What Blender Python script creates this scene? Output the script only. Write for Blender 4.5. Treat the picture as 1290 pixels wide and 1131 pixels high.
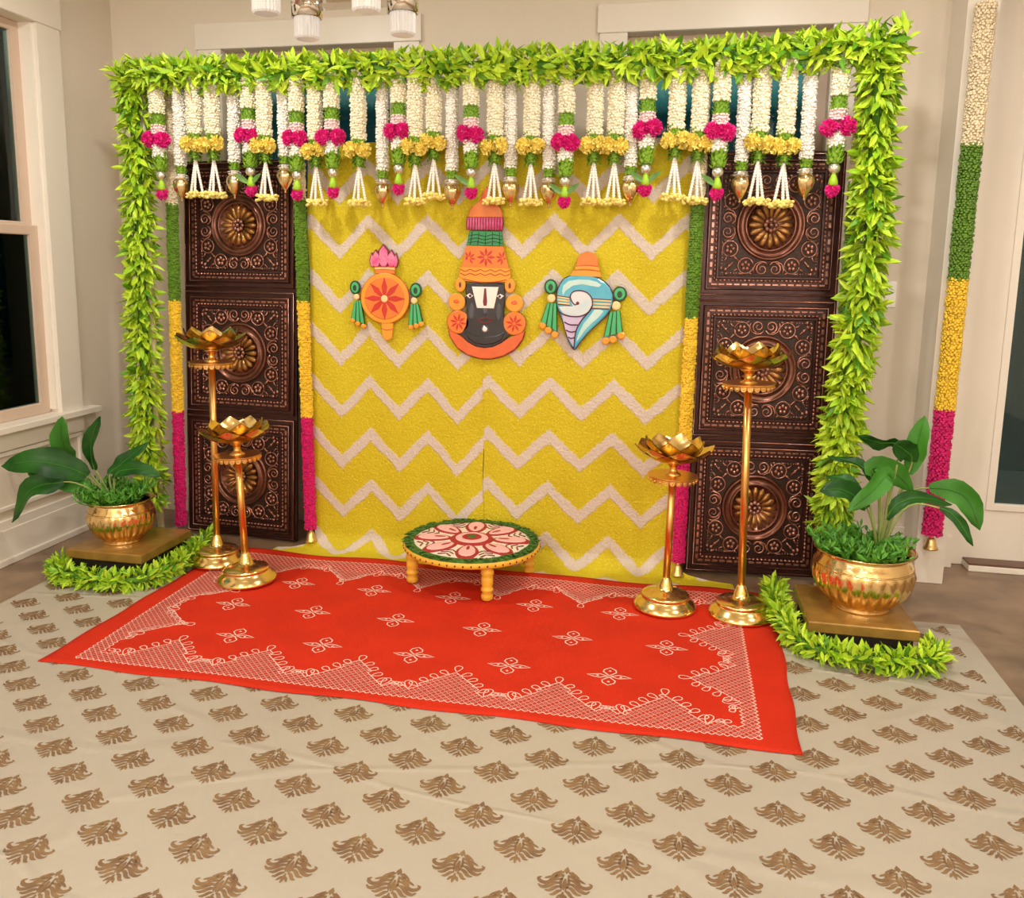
import bpy, math, random
from mathutils import Matrix, Vector, Euler
from math import sin, cos, pi, radians, sqrt, atan2, hypot
random.seed(7)
for o in list(bpy.data.objects): bpy.data.objects.remove(o)
S = bpy.context.scene
COL = S.collection
V = Vector
# ------------------------------------------------------------------ camera
cd = bpy.data.cameras.new('camera'); cam = bpy.data.objects.new('camera', cd); COL.objects.link(cam)
R_ = V((0.978365, 0.206452, 0.013390)); D_ = V((0.045793, -0.152983, -0.987167)); F_ = V((-0.201754, 0.966423, -0.159127))
M_ = Matrix.Identity(4)
for i_ in range(3):
    M_[i_][0] = R_[i_]; M_[i_][1] = -D_[i_]; M_[i_][2] = -F_[i_]
M_.translation = (0, 0, 1.35); cam.matrix_world = M_
cd.sensor_fit = 'HORIZONTAL'; cd.sensor_width = 36.0; cd.lens = 36.0 * 1077.9 / 1290.0
cd.shift_x = 0.0166; cd.shift_y = -0.0436; cd.clip_start = 0.02
S.camera = cam
# ------------------------------------------------------------------ world (night outside the windows)
W = bpy.data.worlds.new('night'); S.world = W; W.use_nodes = True
wn = W.node_tree.nodes; wl = W.node_tree.links
bg = wn['Background']; tc = wn.new('ShaderNodeTexCoord'); sp = wn.new('ShaderNodeSeparateXYZ'); cr = wn.new('ShaderNodeValToRGB')
wl.new(tc.outputs['Generated'], sp.inputs[0]); wl.new(sp.outputs['Z'], cr.inputs[0]); wl.new(cr.outputs[0], bg.inputs[0])
cr.color_ramp.elements[0].position = 0.0; cr.color_ramp.elements[0].color = (0.006, 0.034, 0.036, 1)
cr.color_ramp.elements[1].position = 0.22; cr.color_ramp.elements[1].color = (0.09, 0.27, 0.26, 1)
e_ = cr.color_ramp.elements.new(0.165); e_.color = (0.004, 0.02, 0.022, 1)
e_ = cr.color_ramp.elements.new(0.19); e_.color = (0.06, 0.20, 0.195, 1)
bg.inputs[1].default_value = 0.8
# ------------------------------------------------------------------ recessed lamps of the room, then added fill lights
def area_lamp(name, loc, energy, size, color=(1.0, 0.86, 0.70), rot=(0, 0, 0), spread=180):
    l = bpy.data.lights.new(name, 'AREA'); l.shape = 'DISK'; l.size = size; l.energy = energy; l.color = color; l.spread = radians(spread)
    o = bpy.data.objects.new(name, l); COL.objects.link(o); o.location = loc; o.rotation_euler = rot; return o
LC = (1.0, 0.955, 0.90)
for (lx, ly, en) in ((-1.9, 2.75, 13), (0.4, 2.75, 13), (-1.9, 0.6, 11), (0.3, 0.6, 11), (1.9, 2.0, 13), (-0.9, -1.8, 12)):
    area_lamp('recessed_light', (lx, ly, 2.74), en, 0.16, LC)
def point_fill(name, loc, energy, r, color=LC):
    l = bpy.data.lights.new(name, 'POINT'); l.energy = energy; l.shadow_soft_size = r; l.color = color
    o = bpy.data.objects.new(name, l); COL.objects.link(o); o.location = loc
for (lx, ly, lz, en) in ((-1.7, -1.6, 2.0, 48), (0.0, -1.9, 2.05, 48), (1.6, -1.3, 2.0, 48)):     # added fill lights behind the camera, brighten backdrop and walls from the front
    point_fill('frontal_fill', (lx, ly, lz), en, 0.14)
S.view_settings.view_transform = 'Standard'; S.view_settings.look = 'None'
S.view_settings.exposure = 0.55; S.view_settings.gamma = 1.0; S.view_settings.use_curve_mapping = False
# ------------------------------------------------------------------ materials
def srgb(r, g, b):
    f = lambda c: (c / 255 / 12.92) if c / 255 <= 0.04045 else ((c / 255 + 0.055) / 1.055) ** 2.4
    return (f(r), f(g), f(b), 1)
MATS = {}
def mat(name, col, rough=0.5, metal=0.0, noise=0.0, nscale=30.0, bump=0.0, bscale=60.0, coat=0.0, col2=None, spec=0.5, sheen=0.0, sss=0.0):
    if name in MATS: return MATS[name]
    m = bpy.data.materials.new(name); m.use_nodes = True; nt = m.node_tree; b = nt.nodes['Principled BSDF']
    b.inputs['Base Color'].default_value = col; b.inputs['Roughness'].default_value = rough; b.inputs['Metallic'].default_value = metal
    b.inputs['Specular IOR Level'].default_value = spec; b.inputs['Coat Weight'].default_value = coat
    if sheen: b.inputs['Sheen Weight'].default_value = sheen
    t = nt.nodes.new('ShaderNodeTexCoord')
    n = nt.nodes.new('ShaderNodeTexNoise'); n.inputs['Scale'].default_value = nscale; n.inputs['Detail'].default_value = 3
    nt.links.new(t.outputs['Object'], n.inputs['Vector'])
    mx = nt.nodes.new('ShaderNodeMix'); mx.data_type = 'RGBA'
    c2 = col2 or tuple(c * (1 - noise) for c in col[:3]) + (1,)
    mx.inputs['A'].default_value = col; mx.inputs['B'].default_value = c2
    mr = nt.nodes.new('ShaderNodeMapRange'); mr.inputs['From Min'].default_value = 0.35; mr.inputs['From Max'].default_value = 0.65
    nt.links.new(n.outputs['Fac'], mr.inputs['Value']); nt.links.new(mr.outputs[0], mx.inputs['Factor'])
    nt.links.new(mx.outputs['Result'], b.inputs['Base Color'])
    if bump:
        n2 = nt.nodes.new('ShaderNodeTexNoise'); n2.inputs['Scale'].default_value = bscale; n2.inputs['Detail'].default_value = 4
        nt.links.new(t.outputs['Object'], n2.inputs['Vector'])
        bp = nt.nodes.new('ShaderNodeBump'); bp.inputs['Strength'].default_value = bump; bp.inputs['Distance'].default_value = 0.01
        nt.links.new(n2.outputs['Fac'], bp.inputs['Height']); nt.links.new(bp.outputs[0], b.inputs['Normal'])
    MATS[name] = m; return m
wall_paint = mat('wall_paint', srgb(232, 220, 202), 0.7, noise=0.04, nscale=2.0, bump=0.03, bscale=200)
trim_paint = mat('trim_paint', srgb(240, 232, 218), 0.35, noise=0.03, nscale=3)
sash_paint = mat('sash_vinyl', srgb(214, 190, 170), 0.4, noise=0.04, nscale=4)
ceil_paint = mat('ceiling_paint', srgb(225, 215, 200), 0.8, noise=0.02, nscale=3)
wood_floor = mat('floor_wood', srgb(150, 122, 96), 0.35, noise=0.3, nscale=5, col2=srgb(118, 94, 72), coat=0.15)
red_cloth = mat('red_cotton', srgb(206, 45, 19), 0.75, noise=0.10, nscale=6, bump=0.25, bscale=300, spec=0.2)
rug_print = mat('white_rug_print', srgb(244, 196, 180), 0.8, noise=0.1, nscale=60, spec=0.2)
brown_print = mat('brown_block_print', srgb(140, 110, 72), 0.6, col2=srgb(120, 90, 62), nscale=25)
gold = mat('polished_brass', (0.95, 0.70, 0.27, 1), 0.20, 1.0, noise=0.12, nscale=12)
gold_pole = mat('copper_gold_pole', (0.88, 0.50, 0.16, 1), 0.28, 1.0, noise=0.1, nscale=20)
pot_brass = mat('hammered_brass', (0.95, 0.68, 0.30, 1), 0.18, 1.0, noise=0.15, nscale=14, bump=0.15, bscale=45)
bell_gold = mat('bell_gold', (0.85, 0.60, 0.25, 1), 0.3, 1.0, noise=0.1)
silver = mat('pearl_silver', (0.85, 0.82, 0.70, 1), 0.25, 0.8, noise=0.1)
kalash = mat('champagne_gold', (0.90, 0.68, 0.34, 1), 0.22, 1.0, noise=0.2, nscale=30)
bronze_dark = mat('dark_bronze', srgb(74, 42, 36), 0.30, 0.45, noise=0.3, nscale=14, bump=0.1, bscale=120)
bronze_field = mat('bronze_field', srgb(58, 37, 28), 0.36, 0.4, noise=0.3, nscale=20, bump=0.25, bscale=150)
bronze_mid = mat('bronze_ring', srgb(128, 84, 68), 0.25, 0.75, noise=0.3, nscale=20)
copper_hi = mat('copper_relief', srgb(182, 130, 112), 0.24, 0.75, noise=0.35, nscale=25)
rosette_m = mat('aged_gold_relief', srgb(176, 126, 70), 0.28, 0.75, noise=0.4, nscale=30)
leaf_a = mat('lime_leaf', srgb(200, 232, 52), 0.5, noise=0.2, nscale=14)
leaf_b = mat('mid_green_leaf', srgb(166, 212, 40), 0.5, noise=0.25, nscale=14)
leaf_c = mat('deep_green_leaf', srgb(104, 166, 28), 0.5, noise=0.25, nscale=14)
core_green = mat('garland_core', srgb(92, 150, 26), 0.7, noise=0.3)
bud_leaf_m = mat('bud_leaf_green', srgb(110, 158, 74), 0.5, noise=0.3, nscale=30)
plant_leaf = mat('glossy_plant_leaf', srgb(40, 94, 28), 0.4, noise=0.4, nscale=9, col2=srgb(20, 62, 18), spec=0.25)
plant_leaf2 = mat('bright_plant_leaf', srgb(64, 132, 36), 0.45, noise=0.3, nscale=9, spec=0.3)
stem_green = mat('plant_stem', srgb(150, 165, 90), 0.5, noise=0.2)
fern_green = mat('fern_green', srgb(98, 164, 44), 0.5, noise=0.4, nscale=40, col2=srgb(58, 124, 28))
soil = mat('dark_soil', srgb(40, 26, 20), 0.9, noise=0.4, nscale=60)
jasmine = mat('cream_jasmine', srgb(254, 249, 228), 0.6, noise=0.08, nscale=40, col2=srgb(250, 240, 206))
jasmine_w = mat('white_jasmine', srgb(255, 250, 240), 0.6, noise=0.05, nscale=40)
pale_pink = mat('pale_pink_petal', srgb(250, 224, 222), 0.6, noise=0.05)
hot_pink = mat('hot_pink_petal', srgb(236, 30, 140), 0.55, noise=0.2, nscale=40)
yellow_fl = mat('yellow_petal', srgb(250, 234, 128), 0.55, noise=0.15, nscale=30, col2=srgb(242, 214, 92))
pale_yellow = mat('pale_yellow_petal', srgb(254, 236, 136), 0.55, noise=0.1, nscale=30)
bead_white = mat('white_bead', srgb(255, 250, 240), 0.4, noise=0.02)
strand_green = mat('strand_green', srgb(102, 146, 34), 0.6, noise=0.3, nscale=40)
strand_yellow = mat('strand_yellow', srgb(254, 214, 60), 0.6, noise=0.2, nscale=40)
strand_pink = mat('strand_magenta', srgb(226, 24, 116), 0.6, noise=0.25, nscale=40)
strand_cream = mat('strand_cream', srgb(246, 230, 196), 0.6, noise=0.12, nscale=40)
band_green = mat('band_green', srgb(156, 200, 58), 0.55, noise=0.35, nscale=60, col2=srgb(96, 148, 30))
box_wood = mat('gilt_wood', srgb(178, 136, 66), 0.32, 0.35, noise=0.25, nscale=18, coat=0.3)
box_dark = mat('dark_plinth', srgb(34, 22, 16), 0.6, noise=0.2)
pipe_m = mat('white_pipe', srgb(214, 206, 160), 0.4, noise=0.05)
chrome = mat('chrome', (0.80, 0.76, 0.70, 1), 0.12, 1.0, noise=0.05)
orange_p = mat('orange_paint', srgb(232, 126, 36), 0.42, noise=0.1, nscale=16, coat=0.2)
amber_p = mat('amber_paint', srgb(234, 158, 36), 0.42, noise=0.1, nscale=16, coat=0.2)
coral_p = mat('coral_paint', srgb(228, 102, 46), 0.42, noise=0.1, nscale=16, coat=0.2)
red_p = mat('red_paint', srgb(208, 36, 20), 0.42, noise=0.1, nscale=16, coat=0.2)
maroon_p = mat('maroon_paint', srgb(120, 24, 30), 0.42, noise=0.1, nscale=16, coat=0.2)
pink_p = mat('pink_paint', srgb(214, 62, 128), 0.42, noise=0.25, nscale=30, col2=srgb(232, 130, 168), coat=0.2)
green_p = mat('green_paint', srgb(22, 138, 74), 0.42, noise=0.1, nscale=16, coat=0.2)
lgreen_p = mat('light_green_paint', srgb(64, 184, 110), 0.42, noise=0.1, nscale=16, coat=0.2)
dgreen_p = mat('dark_green_paint', srgb(8, 62, 36), 0.42, noise=0.1, nscale=16, coat=0.2)
black_p = mat('black_paint', srgb(34, 30, 34), 0.35, noise=0.2, nscale=10, coat=0.3)
gray_p = mat('grey_paint', srgb(74, 75, 84), 0.4, noise=0.3, nscale=20, coat=0.2)
white_p = mat('white_paint', srgb(250, 236, 226), 0.45, noise=0.03, coat=0.1)
purple_p = mat('purple_line', srgb(84, 22, 62), 0.45, noise=0.1)
pearl_p = mat('pearl_paint', srgb(226, 222, 222), 0.4, noise=0.1, nscale=14, col2=srgb(196, 216, 218), coat=0.2)
lilac_p = mat('lilac_paint', srgb(206, 190, 220), 0.4, noise=0.15, nscale=16, coat=0.2)
aqua_p = mat('aqua_shell_paint', srgb(96, 186, 204), 0.38, nscale=9, col2=srgb(60, 168, 200), coat=0.25)
mint_p = mat('mint_shell_paint', srgb(176, 218, 206), 0.38, nscale=9, col2=srgb(206, 230, 224), coat=0.25)
cream_p = mat('cream_paint', srgb(252, 214, 150), 0.42, noise=0.05, coat=0.2)
yellow_paint = mat('stool_yellow', srgb(240, 190, 62), 0.5, noise=0.12, nscale=20, coat=0.1)
stool_green = mat('rangoli_green', srgb(74, 122, 36), 0.7, noise=0.4, nscale=70, bump=0.6, bscale=160)
stool_red = mat('rangoli_red', srgb(176, 42, 40), 0.7, noise=0.2, nscale=70, bump=0.5, bscale=160)
stool_pink = mat('rangoli_pink', srgb(246, 188, 182), 0.7, noise=0.08, nscale=60, bump=0.4, bscale=160)
stool_white = mat('rangoli_white', srgb(240, 226, 204), 0.7, noise=0.08, nscale=60, bump=0.4, bscale=160)
switch_m = mat('switch_plastic', srgb(252, 250, 244), 0.3, noise=0.02)
thresh_brown = mat('threshold_wood', srgb(110, 76, 58), 0.4, noise=0.2)
porch_m = mat('porch_concrete', srgb(120, 120, 122), 0.7, noise=0.2)

def nd(nt, typ, **kw):
    n = nt.nodes.new(typ)
    for k, v in kw.items():
        if k == 'ins':
            for kk, vv in v.items():
                if hasattr(vv, 'is_output') : nt.links.new(vv, n.inputs[kk])
                else: n.inputs[kk].default_value = vv
        else: setattr(n, k, v)
    return n
def mth(nt, op, a, b=0.0, c=None):
    ins = {0: a, 1: b}
    if c is not None: ins[2] = c
    return nd(nt, 'ShaderNodeMath', operation=op, ins=ins).outputs[0]

def chevron_mat(name, u0, z0, step, amp):
    m = bpy.data.materials.new(name); m.use_nodes = True; nt = m.node_tree; b = nt.nodes['Principled BSDF']; L = nt.links
    uv = nd(nt, 'ShaderNodeUVMap'); sx = nd(nt, 'ShaderNodeSeparateXYZ'); L.new(uv.outputs[0], sx.inputs[0])
    n1 = nd(nt, 'ShaderNodeTexNoise', ins={'Scale': 70.0, 'Detail': 3.0}); L.new(uv.outputs[0], n1.inputs['Vector'])
    n2 = nd(nt, 'ShaderNodeTexNoise', ins={'Scale': 9.0, 'Detail': 2.0}); L.new(uv.outputs[0], n2.inputs['Vector'])
    jit = mth(nt, 'ADD', mth(nt, 'MULTIPLY', mth(nt, 'SUBTRACT', n1.outputs['Fac'], 0.5), 0.030), mth(nt, 'MULTIPLY', mth(nt, 'SUBTRACT', n2.outputs['Fac'], 0.5), 0.035))
    t = mth(nt, 'FRACT', mth(nt, 'DIVIDE', mth(nt, 'SUBTRACT', sx.outputs[0], u0), 0.28))
    tri = mth(nt, 'MULTIPLY', mth(nt, 'ABSOLUTE', mth(nt, 'SUBTRACT', t, 0.5)), 2.0)
    off = mth(nt, 'SUBTRACT', amp / 2, mth(nt, 'MULTIPLY', tri, amp))
    zz = mth(nt, 'SUBTRACT', mth(nt, 'SUBTRACT', mth(nt, 'ADD', sx.outputs[1], jit), off), z0)
    s = mth(nt, 'FRACT', mth(nt, 'ADD', mth(nt, 'DIVIDE', zz, step), 0.5))
    d = mth(nt, 'MULTIPLY', mth(nt, 'ABSOLUTE', mth(nt, 'SUBTRACT', s, 0.5)), step)
    mr = nd(nt, 'ShaderNodeMapRange', ins={'Value': d, 'From Min': 0.026, 'From Max': 0.036, 'To Min': 1.0, 'To Max': 0.0})
    n3 = nd(nt, 'ShaderNodeTexNoise', ins={'Scale': 5.0, 'Detail': 4.0}); L.new(uv.outputs[0], n3.inputs['Vector'])
    n4 = nd(nt, 'ShaderNodeTexNoise', ins={'Scale': 130.0, 'Detail': 3.0}); L.new(uv.outputs[0], n4.inputs['Vector'])
    cy = nd(nt, 'ShaderNodeMix', data_type='RGBA', ins={'Factor': n3.outputs['Fac'], 'A': srgb(214, 198, 36), 'B': srgb(196, 174, 14)})
    cy2 = nd(nt, 'ShaderNodeMix', data_type='RGBA', ins={'A': cy.outputs['Result'], 'B': srgb(236, 220, 70)})
    L.new(nd(nt, 'ShaderNodeMapRange', ins={'Value': n4.outputs['Fac'], 'From Min': 0.55, 'From Max': 0.75}).outputs[0], cy2.inputs['Factor'])
    cw = nd(nt, 'ShaderNodeMix', data_type='RGBA', ins={'Factor': n4.outputs['Fac'], 'A': srgb(196, 180, 160), 'B': srgb(226, 214, 202)})
    cx = nd(nt, 'ShaderNodeMix', data_type='RGBA', ins={'Factor': mr.outputs[0], 'A': cy2.outputs['Result'], 'B': cw.outputs['Result']})
    L.new(cx.outputs['Result'], b.inputs['Base Color']); b.inputs['Roughness'].default_value = 0.7; b.inputs['Specular IOR Level'].default_value = 0.35
    n5 = nd(nt, 'ShaderNodeTexNoise', ins={'Scale': 55.0, 'Detail': 4.0, 'Distortion': 1.2}); L.new(uv.outputs[0], n5.inputs['Vector'])
    h = mth(nt, 'ADD', n5.outputs['Fac'], mth(nt, 'MULTIPLY', mr.outputs[0], 0.35))
    bp = nd(nt, 'ShaderNodeBump', ins={'Strength': 0.55, 'Distance': 0.012, 'Height': h}); L.new(bp.outputs[0], b.inputs['Normal'])
    return m
def cloth_mat():
    m = bpy.data.materials.new('cream_floor_cloth'); m.use_nodes = True; nt = m.node_tree; b = nt.nodes['Principled BSDF']; L = nt.links
    t = nd(nt, 'ShaderNodeTexCoord')
    n = nd(nt, 'ShaderNodeTexNoise', ins={'Scale': 1.6, 'Detail': 3.0}); L.new(t.outputs['Object'], n.inputs['Vector'])
    c = nd(nt, 'ShaderNodeMix', data_type='RGBA', ins={'Factor': n.outputs['Fac'], 'A': srgb(184, 175, 158), 'B': srgb(174, 165, 149)})
    L.new(c.outputs['Result'], b.inputs['Base Color'])
    w = nd(nt, 'ShaderNodeTexVoronoi', feature='DISTANCE_TO_EDGE', ins={'Scale': 1.15}); 
    mp = nd(nt, 'ShaderNodeMapping', ins={'Scale': (0.55, 1.7, 1.0), 'Rotation': (0, 0, 0.35)}); L.new(t.outputs['Object'], mp.inputs[0])
    nn = nd(nt, 'ShaderNodeTexNoise', ins={'Scale': 1.2, 'Detail': 2.0}); L.new(mp.outputs[0], nn.inputs['Vector'])
    va = nd(nt, 'ShaderNodeVectorMath', operation='MULTIPLY_ADD'); L.new(nn.outputs['Color'], va.inputs[0]); va.inputs[1].default_value = (0.5, 0.5, 0); L.new(mp.outputs[0], va.inputs[2])
    L.new(va.outputs[0], w.inputs['Vector'])
    ridge = nd(nt, 'ShaderNodeMapRange', interpolation_type='SMOOTHSTEP', ins={'Value': w.outputs['Distance'], 'From Min': 0.0, 'From Max': 0.035, 'To Min': 1.0, 'To Max': 0.0})
    lo = nd(nt, 'ShaderNodeTexNoise', ins={'Scale': 4.0, 'Detail': 3.0}); L.new(t.outputs['Object'], lo.inputs['Vector'])
    h = mth(nt, 'ADD', mth(nt, 'MULTIPLY', ridge.outputs[0], 0.35), mth(nt, 'MULTIPLY', lo.outputs['Fac'], 1.2))
    bp = nd(nt, 'ShaderNodeBump', ins={'Strength': 0.35, 'Distance': 0.02, 'Height': h}); L.new(bp.outputs[0], b.inputs['Normal'])
    b.inputs['Roughness'].default_value = 0.36; b.inputs['Specular IOR Level'].default_value = 0.45
    return m
def glass_mat(name='window_glass', tint=(0.75, 0.9, 0.88, 1)):
    if name in MATS: return MATS[name]
    m = bpy.data.materials.new(name); m.use_nodes = True; nt = m.node_tree; L = nt.links
    nt.nodes.remove(nt.nodes['Principled BSDF']); out = nt.nodes['Material Output']
    tr = nd(nt, 'ShaderNodeBsdfTransparent', ins={'Color': tint}); gl = nd(nt, 'ShaderNodeBsdfGlossy', ins={'Roughness': 0.03, 'Color': (0.8, 0.9, 0.9, 1)})
    fr = nd(nt, 'ShaderNodeFresnel', ins={'IOR': 1.5}); mx = nd(nt, 'ShaderNodeMixShader')
    L.new(fr.outputs[0], mx.inputs[0]); L.new(tr.outputs[0], mx.inputs[1]); L.new(gl.outputs[0], mx.inputs[2]); L.new(mx.outputs[0], out.inputs[0])
    MATS[name] = m; return m
def emit_mat(name, col, strength):
    m = bpy.data.materials.new(name); m.use_nodes = True; b = m.node_tree.nodes['Principled BSDF']
    b.inputs['Base Color'].default_value = col; b.inputs['Emission Color'].default_value = col; b.inputs['Emission Strength'].default_value = strength
    b.inputs['Roughness'].default_value = 0.2
    return m
lit_crystal = emit_mat('lit_crystal', (0.62, 0.60, 0.57, 1), 0.16)
# ------------------------------------------------------------------ mesh builder
class MB:
    def __init__(s): s.v = []; s.f = []; s.m = []
    def add(s, vs, fs, mi=0):
        o = len(s.v); s.v += [tuple(x) for x in vs]; s.f += [tuple(i + o for i in f) for f in fs]; s.m += [mi] * len(fs); return s
    def box(s, x0, x1, y0, y1, z0, z1, mi=0):
        return s.add([(x0, y0, z0), (x1, y0, z0), (x1, y1, z0), (x0, y1, z0), (x0, y0, z1), (x1, y0, z1), (x1, y1, z1), (x0, y1, z1)],
                     [(0, 3, 2, 1), (4, 5, 6, 7), (0, 1, 5, 4), (1, 2, 6, 5), (2, 3, 7, 6), (3, 0, 4, 7)], mi)
    def bbox(s, x0, x1, y0, y1, z0, z1, b=0.004, mi=0):     # bevelled box
        P = []
        for (z, i) in ((z0, b), (z0 + b, 0), (z1 - b, 0), (z1, b)):
            P += [(x0 + i, y0 + i, z), (x1 - i, y0 + i, z), (x1 - i, y1 - i, z), (x0 + i, y1 - i, z)]
        F = [(3, 2, 1, 0), (12, 13, 14, 15)]
        for k in range(3):
            for j in range(4):
                a = k * 4 + j; c = k * 4 + (j + 1) % 4; F.append((a, c, c + 4, a + 4))
        return s.add(P, F, mi)
    def lathe(s, prof, n=24, mi=0, c=(0, 0, 0), rf=None, cap=True):
        P = []; F = []
        for k, (r, z) in enumerate(prof):
            for j in range(n):
                a = 2 * pi * j / n; rr = r * (rf(k, a) if rf else 1)
                P.append((c[0] + rr * cos(a), c[1] + rr * sin(a), c[2] + z))
        for k in range(len(prof) - 1):
            for j in range(n):
                a = k * n + j; b = k * n + (j + 1) % n; F.append((a, b, b + n, a + n))
        if cap: F.append(tuple(range(n - 1, -1, -1))); F.append(tuple((len(prof) - 1) * n + j for j in range(n)))
        return s.add(P, F, mi)
    def tube(s, pts, rad, n=6, mi=0, closed=False, cap=True):
        pts = [V(p) for p in pts]; N = len(pts); P = []; F = []; up = None
        for i, p in enumerate(pts):
            a = pts[(i - 1) % N] if (closed or i > 0) else p; b = pts[(i + 1) % N] if (closed or i < N - 1) else p
            t = (b - a).normalized() if (b - a).length > 1e-9 else V((0, 0, 1))
            if up is None:
                up = V((0, 0, 1)) if abs(t.z) < 0.9 else V((1, 0, 0))
            x = up - t * up.dot(t)
            x = x.normalized() if x.length > 1e-6 else t.orthogonal().normalized()
            up = x; y = t.cross(x); r = rad[i] if isinstance(rad, (list, tuple)) else rad
            for j in range(n):
                q = p + x * (r * cos(2 * pi * j / n)) + y * (r * sin(2 * pi * j / n)); P.append(tuple(q))
        for i in range(N if closed else N - 1):
            for j in range(n):
                a = i * n + j; b = i * n + (j + 1) % n; i2 = (i + 1) % N
                F.append((a, b, i2 * n + (j + 1) % n, i2 * n + j))
        if not closed and cap: F.append(tuple(range(n - 1, -1, -1))); F.append(tuple((N - 1) * n + j for j in range(n)))
        return s.add(P, F, mi)
    def ball(s, c, r, n=8, m=6, mi=0, sc=(1, 1, 1)):
        P = [(c[0], c[1], c[2] - r * sc[2])]; F = []
        for k in range(1, m):
            t = -pi / 2 + pi * k / m
            for j in range(n):
                a = 2 * pi * j / n; P.append((c[0] + r * sc[0] * cos(t) * cos(a), c[1] + r * sc[1] * cos(t) * sin(a), c[2] + r * sc[2] * sin(t)))
        P.append((c[0], c[1], c[2] + r * sc[2])); L = len(P) - 1
        for j in range(n):
            F.append((0, 1 + (j + 1) % n, 1 + j)); F.append((L, L - n + j, L - n + (j + 1) % n))
            for k in range(m - 2):
                a = 1 + k * n + j; b = 1 + k * n + (j + 1) % n; F.append((a, b, b + n, a + n))
        return s.add(P, F, mi)
    def extend(s, o, M):
        k = len(s.v); s.v += [tuple(M @ V(p)) for p in o.v]; s.f += [tuple(i + k for i in f) for f in o.f]; s.m += list(o.m); return s
    def mesh(s, name, mats, smooth=False):
        me = bpy.data.meshes.new(name); me.from_pydata(s.v, [], s.f)
        for m in (mats if isinstance(mats, (list, tuple)) else [mats]): me.materials.append(m)
        if any(s.m): me.polygons.foreach_set('material_index', s.m)
        if smooth: me.polygons.foreach_set('use_smooth', [True] * len(me.polygons))
        me.update(); return me
def link(name, me, parent=None, loc=(0, 0, 0), rot=None, M=None):
    o = bpy.data.objects.new(name, me); COL.objects.link(o)
    if parent: o.parent = parent
    if M is not None: o.matrix_local = M
    else:
        o.location = loc
        if rot: o.rotation_euler = rot
    return o
def tag(o, label, cat, group=None):
    o['label'] = label; o['category'] = cat
    if group: o['group'] = group
    return o
def thing(name, label, cat, loc=(0, 0, 0), rot=(0, 0, 0), group=None):
    o = bpy.data.objects.new(name, None); COL.objects.link(o); o.location = loc; o.rotation_euler = rot; o.empty_display_size = 0.05
    return tag(o, label, cat, group)
def struct(name, me, loc=(0, 0, 0)):
    o = link(name, me, None, loc); o['kind'] = 'structure'; return o
def copy_tree(o, parent=None):
    c = o.copy(); COL.objects.link(c)
    if parent: c.parent = parent
    for ch in list(o.children): copy_tree(ch, c)
    return c
def bez(P, n):
    # Catmull-Rom through points
    P = [V(p) for p in P]; Q = [P[0] * 2 - P[1]] + P + [P[-1] * 2 - P[-2]]; out = []
    N = len(P) - 1
    for i in range(n + 1):
        t = i / n * N; k = min(int(t), N - 1); u = t - k; a, b, c, d = Q[k:k + 4]
        out.append(0.5 * ((2 * b) + (c - a) * u + (2 * a - 5 * b + 4 * c - d) * u * u + (3 * b - a - 3 * c + d) * u ** 3))
    return out
def bx(name, args, m, kind=None, parent=None, b=0.003):
    o = link(name, MB().bbox(*args, b=b).mesh(name, m), parent)
    if kind: o['kind'] = 'structure'
    return o
# ------------------------------------------------------------------ room shell
XL, XR, YB, YF, ZC = -2.90, 3.2, 4.13, -3.2, 2.76
st = 'structure'
bx('floor', (XL - 0.1, XR + 0.1, YF - 0.1, 4.4, -0.06, 0.0), wood_floor, st)
bx('ceiling', (XL - 0.1, XR + 0.1, YF - 0.1, 4.4, ZC, ZC + 0.06), ceil_paint, st)
bx('wall_right', (XR, XR + 0.1, YF, 4.4, 0, ZC), wall_paint, st)
bx('wall_front', (XL - 0.1, XR + 0.1, YF - 0.1, YF, 0, ZC), wall_paint, st)
def wall_with_holes(name, axis, c0, c1, a0, a1, holes):   # holes: (a0,a1,z0,z1); one mesh of boxes around the openings
    mb = MB(); xs = [a0]
    def put(p, q, z0, z1):
        if q - p < 1e-4 or z1 - z0 < 1e-4: return
        if axis == 'x': mb.box(p, q, c0, c1, z0, z1)
        else: mb.box(c0, c1, p, q, z0, z1)
    p = a0
    for (h0, h1, z0, z1) in holes:
        put(p, h0, 0, ZC); put(h0, h1, 0, z0); put(h0, h1, z1, ZC); p = h1
    put(p, a1, 0, ZC)
    o = link(name, mb.mesh(name, wall_paint)); o['kind'] = st; return o
wall_with_holes('wall_back', 'x', YB, YB + 0.14, XL - 0.1, 1.1, [(-2.28, -1.375, 0.72, 2.40), (-0.27, 0.61, 0.72, 2.40)])
wall_with_holes('wall_left', 'y', XL - 0.14, XL, YF, YB, [(1.2, 2.05, 0.62, 2.41), (2.66, 3.56, 0.62, 2.41)])
wall_with_holes('wall_door', 'x', 4.2, 4.34, 1.1, XR + 0.1, [(1.30, 2.42, 0.0, 2.5)])
bx('trim_1', (1.078, 1.197, 3.91, 4.215, 0, ZC), trim_paint, st)           # wall end that carries the long garland
bx('trim_2', (1.197, 1.30, 4.175, 4.21, 0, ZC), trim_paint, st)
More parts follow.
